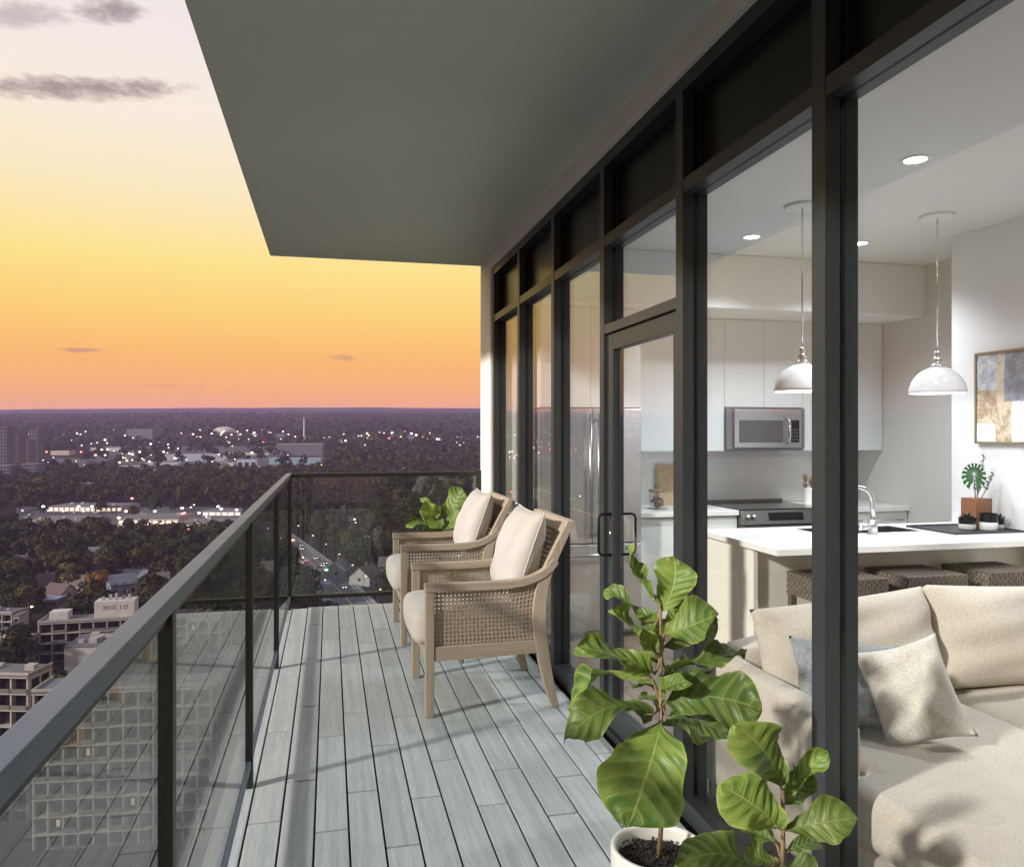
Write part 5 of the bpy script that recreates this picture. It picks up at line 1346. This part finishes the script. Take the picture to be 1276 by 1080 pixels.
L3 = [(52, 631, 'w'), (96, 631, 'w'), (113, 631, 'w'), (155, 637, 'w'), (191, 637, 'w'), (146, 645, 'w'), (225, 633, 'w'), (246, 639, 'w'), (228, 639, 'r'), (270, 631, 'w'), (274, 634, 'w'), (293, 635, 'w'), (163, 621, 'r'), (232, 659, 'r'), (26, 636, 'd'), (77, 637, 'd'), (102, 637, 'd'), (58, 636, 'd'), (236, 632, 'd'), (240, 629, 'd'), (255, 644, 'd'), (284, 641, 'o'), (225, 640, 'r'), (265, 640, 'd')]
for g, LL_ in (('lamps of the left far belt', L1), ('lamps of the right far belt', L2), ('lamps of the shopping strip', L3)):
    for (u, v, k) in LL_:
        _, d = gpix(u, v, 8)
        lamp(u, v, kinds[k], (.0014 if g != 'lamps of the shopping strip' else .0019) * d * (.7 if k == 'd' else 1), f'{cname[k]} glowing street lamp among the ' + g, f'{cname[k]} {g}')
for (u, v, k, lab) in [(363, 673, 'r', 'large red signal lamp beside the far rail post above the road'), (366, 703, 'w', 'white street lamp at the left edge of the road'), (375, 707, 'd', 'dim street lamp left of the road'), (404, 710, 'g', 'green signal lamp over the middle of the road'), (440, 647, 'w', 'upper white lamp at the right end of the red roofed hall'), (442, 651, 'w', 'lower white lamp at the right end of the red roofed hall'), (36, 756, 'w', 'white lamp at the corner of the pale roofed row'), (115, 789, 'o', 'amber lamp on the front of the apartment block'), (182, 720, 'o', 'amber street lamp among the houses left of the handrail')]:
    _, d = gpix(u, v, 7); lamp(u, v, kinds[k], .0024 * d if k in 'rg' else .0016 * d, lab, 'single lamps', 7.0)
for i in range(10, len(c2) - 4, 6):
    p = c2[i]; q = c2[i + 1]; t_ = Vector((q[0] - p[0], q[1] - p[1])).normalized()
    for s in (-8.3, 8.3):
        x, y = p[0] - t_.y * s, p[1] + t_.x * s; l_, d = lat_dep(x, y)
        o = link('street_lamp', lamp_me('go' if (i + (s > 0)) % 2 else 'gw', 7, .0009 * d), None, (x, y, ground(x, y)))
        cnm = 'amber' if (i + (s > 0)) % 2 else 'white'
        tag(o, cnm + ' street lamp on the kerb of the road beyond the end railing', 'street lamp', cnm + ' lamps along the road')
lr = random.Random(3)
for k in range(200):
    u = lr.uniform(-20, 610); v = lr.choice([lr.uniform(536, 556), lr.uniform(540, 588), lr.uniform(528, 545)])
    if u > 400 and v > 556: continue
    _, d = gpix(u, v, 8); ka = lr.random() < .4; lamp(u, v, 'go' if ka else 'gwd', (.001 if ka else .0011) * d, 'tiny %s street lamp scattered over the far belt' % ('amber' if ka else 'dim'), 'tiny %s lamps of the far belt' % ('amber' if ka else 'dim'))

# ------------------------------------------------------------------ trees
def foliage_mat(name, orand=1.0):
    m, t, b = new_mat(name)
    pos = t.n('ShaderNodeNewGeometry').outputs['Position']; oi = t.n('ShaderNodeObjectInfo')
    big = t.noise(pos, .055, 2, .5); n = t.noise(pos, .35, 3, .6); r_ = oi.outputs['Random']
    sel = t.math('ADD', t.math('MULTIPLY', r_, .45 * orand), t.math('MULTIPLY', big, 1.0 - .45 * orand))
    c = t.ramp(sel, [(.2, (.014, .026, .008)), (.38, (.026, .038, .011)), (.5, (.046, .050, .014)), (.6, (.026, .030, .011)), (.7, (.064, .052, .015)), (.8, (.060, .032, .015)), (.92, (.046, .050, .014))])
    c = t.mix(t.maprange(n, .3, .7), t.mix(1.0, c, (.5, .5, .5), 'MULTIPLY'), t.mix(1.0, c, (1.2, 1.15, 1.0), 'MULTIPLY'))
    t.nt.links.new(c, b.inputs['Base Color']); b.inputs['Roughness'].default_value = .9; b.inputs['Specular IOR Level'].default_value = .05
    return m
M['fol'] = foliage_mat('autumn_foliage', 1.0); M['folfar'] = foliage_mat('far_foliage', 0.0)
M['folorange'] = mat('orange_foliage', (.17, .085, .022), .9, var=.5, vscale=.6, spec=.05); M['folgold'] = mat('olive_gold_foliage', (.085, .07, .02), .9, var=.5, vscale=.6, spec=.05)
M['bark'] = mat('tree_bark', (.05, .04, .032), .95)
def crown_arrays(g, n_lobes, per, size, rad, hgt, z0):
    """leaf-clump quads through a lobed crown; returns verts (N,4,3)"""
    th = g.uniform(0, 2 * np.pi, n_lobes); rr_ = rad * .62 * np.sqrt(g.uniform(0, 1, n_lobes)); zz = z0 + hgt * g.uniform(.22, .80, n_lobes)
    lc = np.stack([rr_ * np.cos(th), rr_ * np.sin(th), zz], 1); lc[0] = (0, 0, z0 + hgt * .75)
    lr_ = rad * g.uniform(.36, .62, n_lobes)
    dirs = g.normal(size=(n_lobes, per, 3)); dirs /= np.linalg.norm(dirs, axis=2, keepdims=True)
    dirs[..., 2] = np.where(g.random((n_lobes, per)) < .7, np.abs(dirs[..., 2]), dirs[..., 2])
    rad_ = lr_[:, None, None] * g.uniform(.72, 1.08, (n_lobes, per, 1))
    c = (lc[:, None, :] + dirs * rad_ * np.array([1, 1, .85])).reshape(-1, 3); dr = dirs.reshape(-1, 3)
    nrm = dr + g.normal(0, .30, dr.shape); nrm /= np.linalg.norm(nrm, axis=1, keepdims=True)
    a = np.cross(nrm, g.normal(size=nrm.shape)); a /= np.linalg.norm(a, axis=1, keepdims=True); b = np.cross(nrm, a)
    s = size * g.uniform(.6, 1.35, (len(c), 1)); s2 = s * g.uniform(.5, .95, (len(c), 1))
    return np.stack([c - a * s, c - b * s2, c + a * s, c + b * s2], 1)
def quads_mesh(name, V, m_):
    V = V.reshape(-1, 3).astype(np.float32); n = len(V) // 4
    me = bpy.data.meshes.new(name); me.vertices.add(4 * n); me.vertices.foreach_set('co', V.ravel())
    me.loops.add(4 * n); me.loops.foreach_set('vertex_index', np.arange(4 * n, dtype=np.int32))
    me.polygons.add(n); me.polygons.foreach_set('loop_start', np.arange(0, 4 * n, 4, dtype=np.int32)); me.polygons.foreach_set('loop_total', np.full(n, 4, dtype=np.int32))
    me.materials.append(m_); me.update(calc_edges=True); return me
variants = []
for k in range(7):
    g = np.random.default_rng(100 + k); R_ = 4.4; H_ = [8.5, 7.5, 9.5, 8, 10, 7, 8.8][k]
    cr = quads_mesh('crown', crown_arrays(g, [13, 11, 15, 12, 14, 10, 12][k], 62, .52, R_, H_, 2.2), M['fol'])
    tm = MB().tube([(0, 0, -.5), (.1, 0, 2.2), (.0, .1, 4.6), (.15, 0, 2.2 + H_ * .7)], [.34, .26, .2, .05], 7)
    for q in range(5):
        a = q * 1.256 + k; tm.tube([(.0, 0, 2.6 + q * .5), (1.0 * math.cos(a), 1.0 * math.sin(a), 4.0 + q * .5), (2.4 * math.cos(a), 2.4 * math.sin(a), 5.4 + q * .5)], [.13, .09, .03], 5)
    variants.append((cr, tm.mesh('trunk', M['bark'])))
crO = variants[1][0].copy(); crO.materials[0] = M['folorange']; crG = variants[2][0].copy(); crG.materials[0] = M['folgold']
def tree(x, y, sc, k, label, group, crown=None):
    o = thing('tree', label, 'tree', (x, y, ground(x, y) - .1), random.uniform(0, 6.28), group)
    o.scale = (sc, sc, sc * random.uniform(.85, 1.15))
    link('crown', crown or variants[k % 7][0], o); link('trunk', variants[k % 7][1], o)
def free(x, y, r_=0):
    for (a, b, q) in KO[(int(x // 60), int(y // 60))]:
        if (x - a) ** 2 + (y - b) ** 2 < (q + r_) ** 2: return False
    return True
from collections import defaultdict
for (lab, u, v, sc, cr_) in [('round tree with an orange crown among the houses', 122, 748, 1.15, crO), ('olive gold tree left of the orange crowned tree', 90, 735, 1.15, crG), ('olive gold tree further back behind the orange crowned tree', 105, 722, 1.0, crG), ('small golden tree in the grove left of the shopping strip', 48, 612, 1.1, crO), ('golden tree in the wood right beyond the end railing', 497, 633, 1.2, crG), ('yellow olive tree left of the boxy house beyond the end railing', 432, 690, 1.0, crG)]:
    p, d = gpix(u, v); tree(p.x, p.y, sc, 1, lab, None, cr_); keepout.append((p.x, p.y, 4)); keepout.append((p.x * .97, p.y * .97, 5))
KO = defaultdict(list)
for (a, b, q) in keepout:
    for i in range(int((a - q - 10) // 60), int((a + q + 10) // 60) + 1):
        for j in range(int((b - q - 10) // 60), int((b + q + 10) // 60) + 1): KO[(i, j)].append((a, b, q))
def zone_ok(l, d):
    """where woods grow, in lateral metres and depth metres"""
    u = 638 + FPX * l / d; v = 540 + FPX * (DROP / d - SLOPE)
    if 631 < v < 670 and -200 < u < 318: return .16      # shopping strip
    if 566 < v < 592 and -200 < u < 420: return .12
    if 541 <= v <= 566: return .22 if u < 420 else .35
    if 775 < v: return .85
    return 1.0
tr_ = np.random.default_rng(21); cand = []
for (d0, d1, sp) in [(150, 330, 10.5), (330, 520, 10.5), (520, 800, 11), (800, 1300, 14), (1300, 2600, 24)]:
    dd = d0
    while dd < d1:
        l0 = (-760 / FPX) * dd; l1 = (60 / FPX) * dd; ll = l0 + tr_.uniform(0, sp)
        while ll < l1:
            l_ = ll + tr_.normal(0, sp * .28); d_ = dd + tr_.normal(0, sp * .28)
            if tr_.random() < zone_ok(l_, d_): cand.append((l_, d_, sp))
            ll += sp
        dd += sp * .8
near = []; far = []
for (l_, d_, sp) in cand:
    x, y = from_ld(l_, d_)
    if not free(x, y, 1.0): continue
    u = 638 + FPX * l_ / d_
    (near if d_ < 520 and -40 < u < 660 else far).append((d_, x, y, sp))
near.sort(); far += near[292:]; near = near[:292]
def zlab(x, y):
    l_, d_ = lat_dep(x, y); u = 638 + FPX * l_ / d_
    if u > 345: return ('dark green or russet broadleaf tree in the wood beyond the end railing', 'trees in the wood beyond the end railing')
    if d_ < 285: return ('dark broadleaf tree around the apartment buildings below the handrail', 'trees around the apartment buildings')
    return ('dark broadleaf tree in the wood between the houses and the shopping strip', 'trees in the wood below the shopping strip')
for k, (d_, x, y, sp) in enumerate(near):
    a, b = zlab(x, y); tree(x, y, random.uniform(.85, 1.6), k, a, b)
fv = []
for (d_, x, y, sp) in far:
    n_l, per, size, rad, hgt = (6, 14, 1.1, 4.8, 8.5) if d_ < 820 else ((4, 9, 2.1, 7.0, 9.5) if d_ < 1300 else (3, 7, 3.6, 11, 10))
    if d_ < 560: n_l, per, size = 9, 34, .8
    s = tr_.uniform(.8, 1.45); V = crown_arrays(tr_, n_l, per, size, rad, hgt, 1.0) * s
    V += np.array([x, y, ground(x, y)]); fv.append(V)
o = link('far_wood', quads_mesh('far_wood', np.concatenate(fv), M['folfar'])); o['kind'] = 'stuff'; o['label'] = 'mass of dark autumn trees spreading to the horizon'; o['category'] = 'wood'

# ------------------------------------------------------------------ haze
hm, t, b = new_mat('evening_haze'); t.nt.nodes.remove(b)
pv = t.n('ShaderNodeVolumePrincipled'); pv.inputs['Color'].default_value = (.66, .49, .92, 1); pv.inputs['Density'].default_value = 1.2e-4; pv.inputs['Anisotropy'].default_value = .0
for k_ in ('Density Attribute', 'Color Attribute', 'Temperature Attribute'):
    if k_ in pv.inputs: pv.inputs[k_].default_value = ''
hm.cycles.homogeneous_volume = True
t.nt.links.new(pv.outputs[0], t.nt.nodes['Material Output'].inputs['Volume'])
hz = part('haze', MB().box(-9500, 9500, -3500, 7000, -110, 172), hm, None); hz['kind'] = 'stuff'
print('objects', len(bpy.data.objects), 'far trees', len(far))
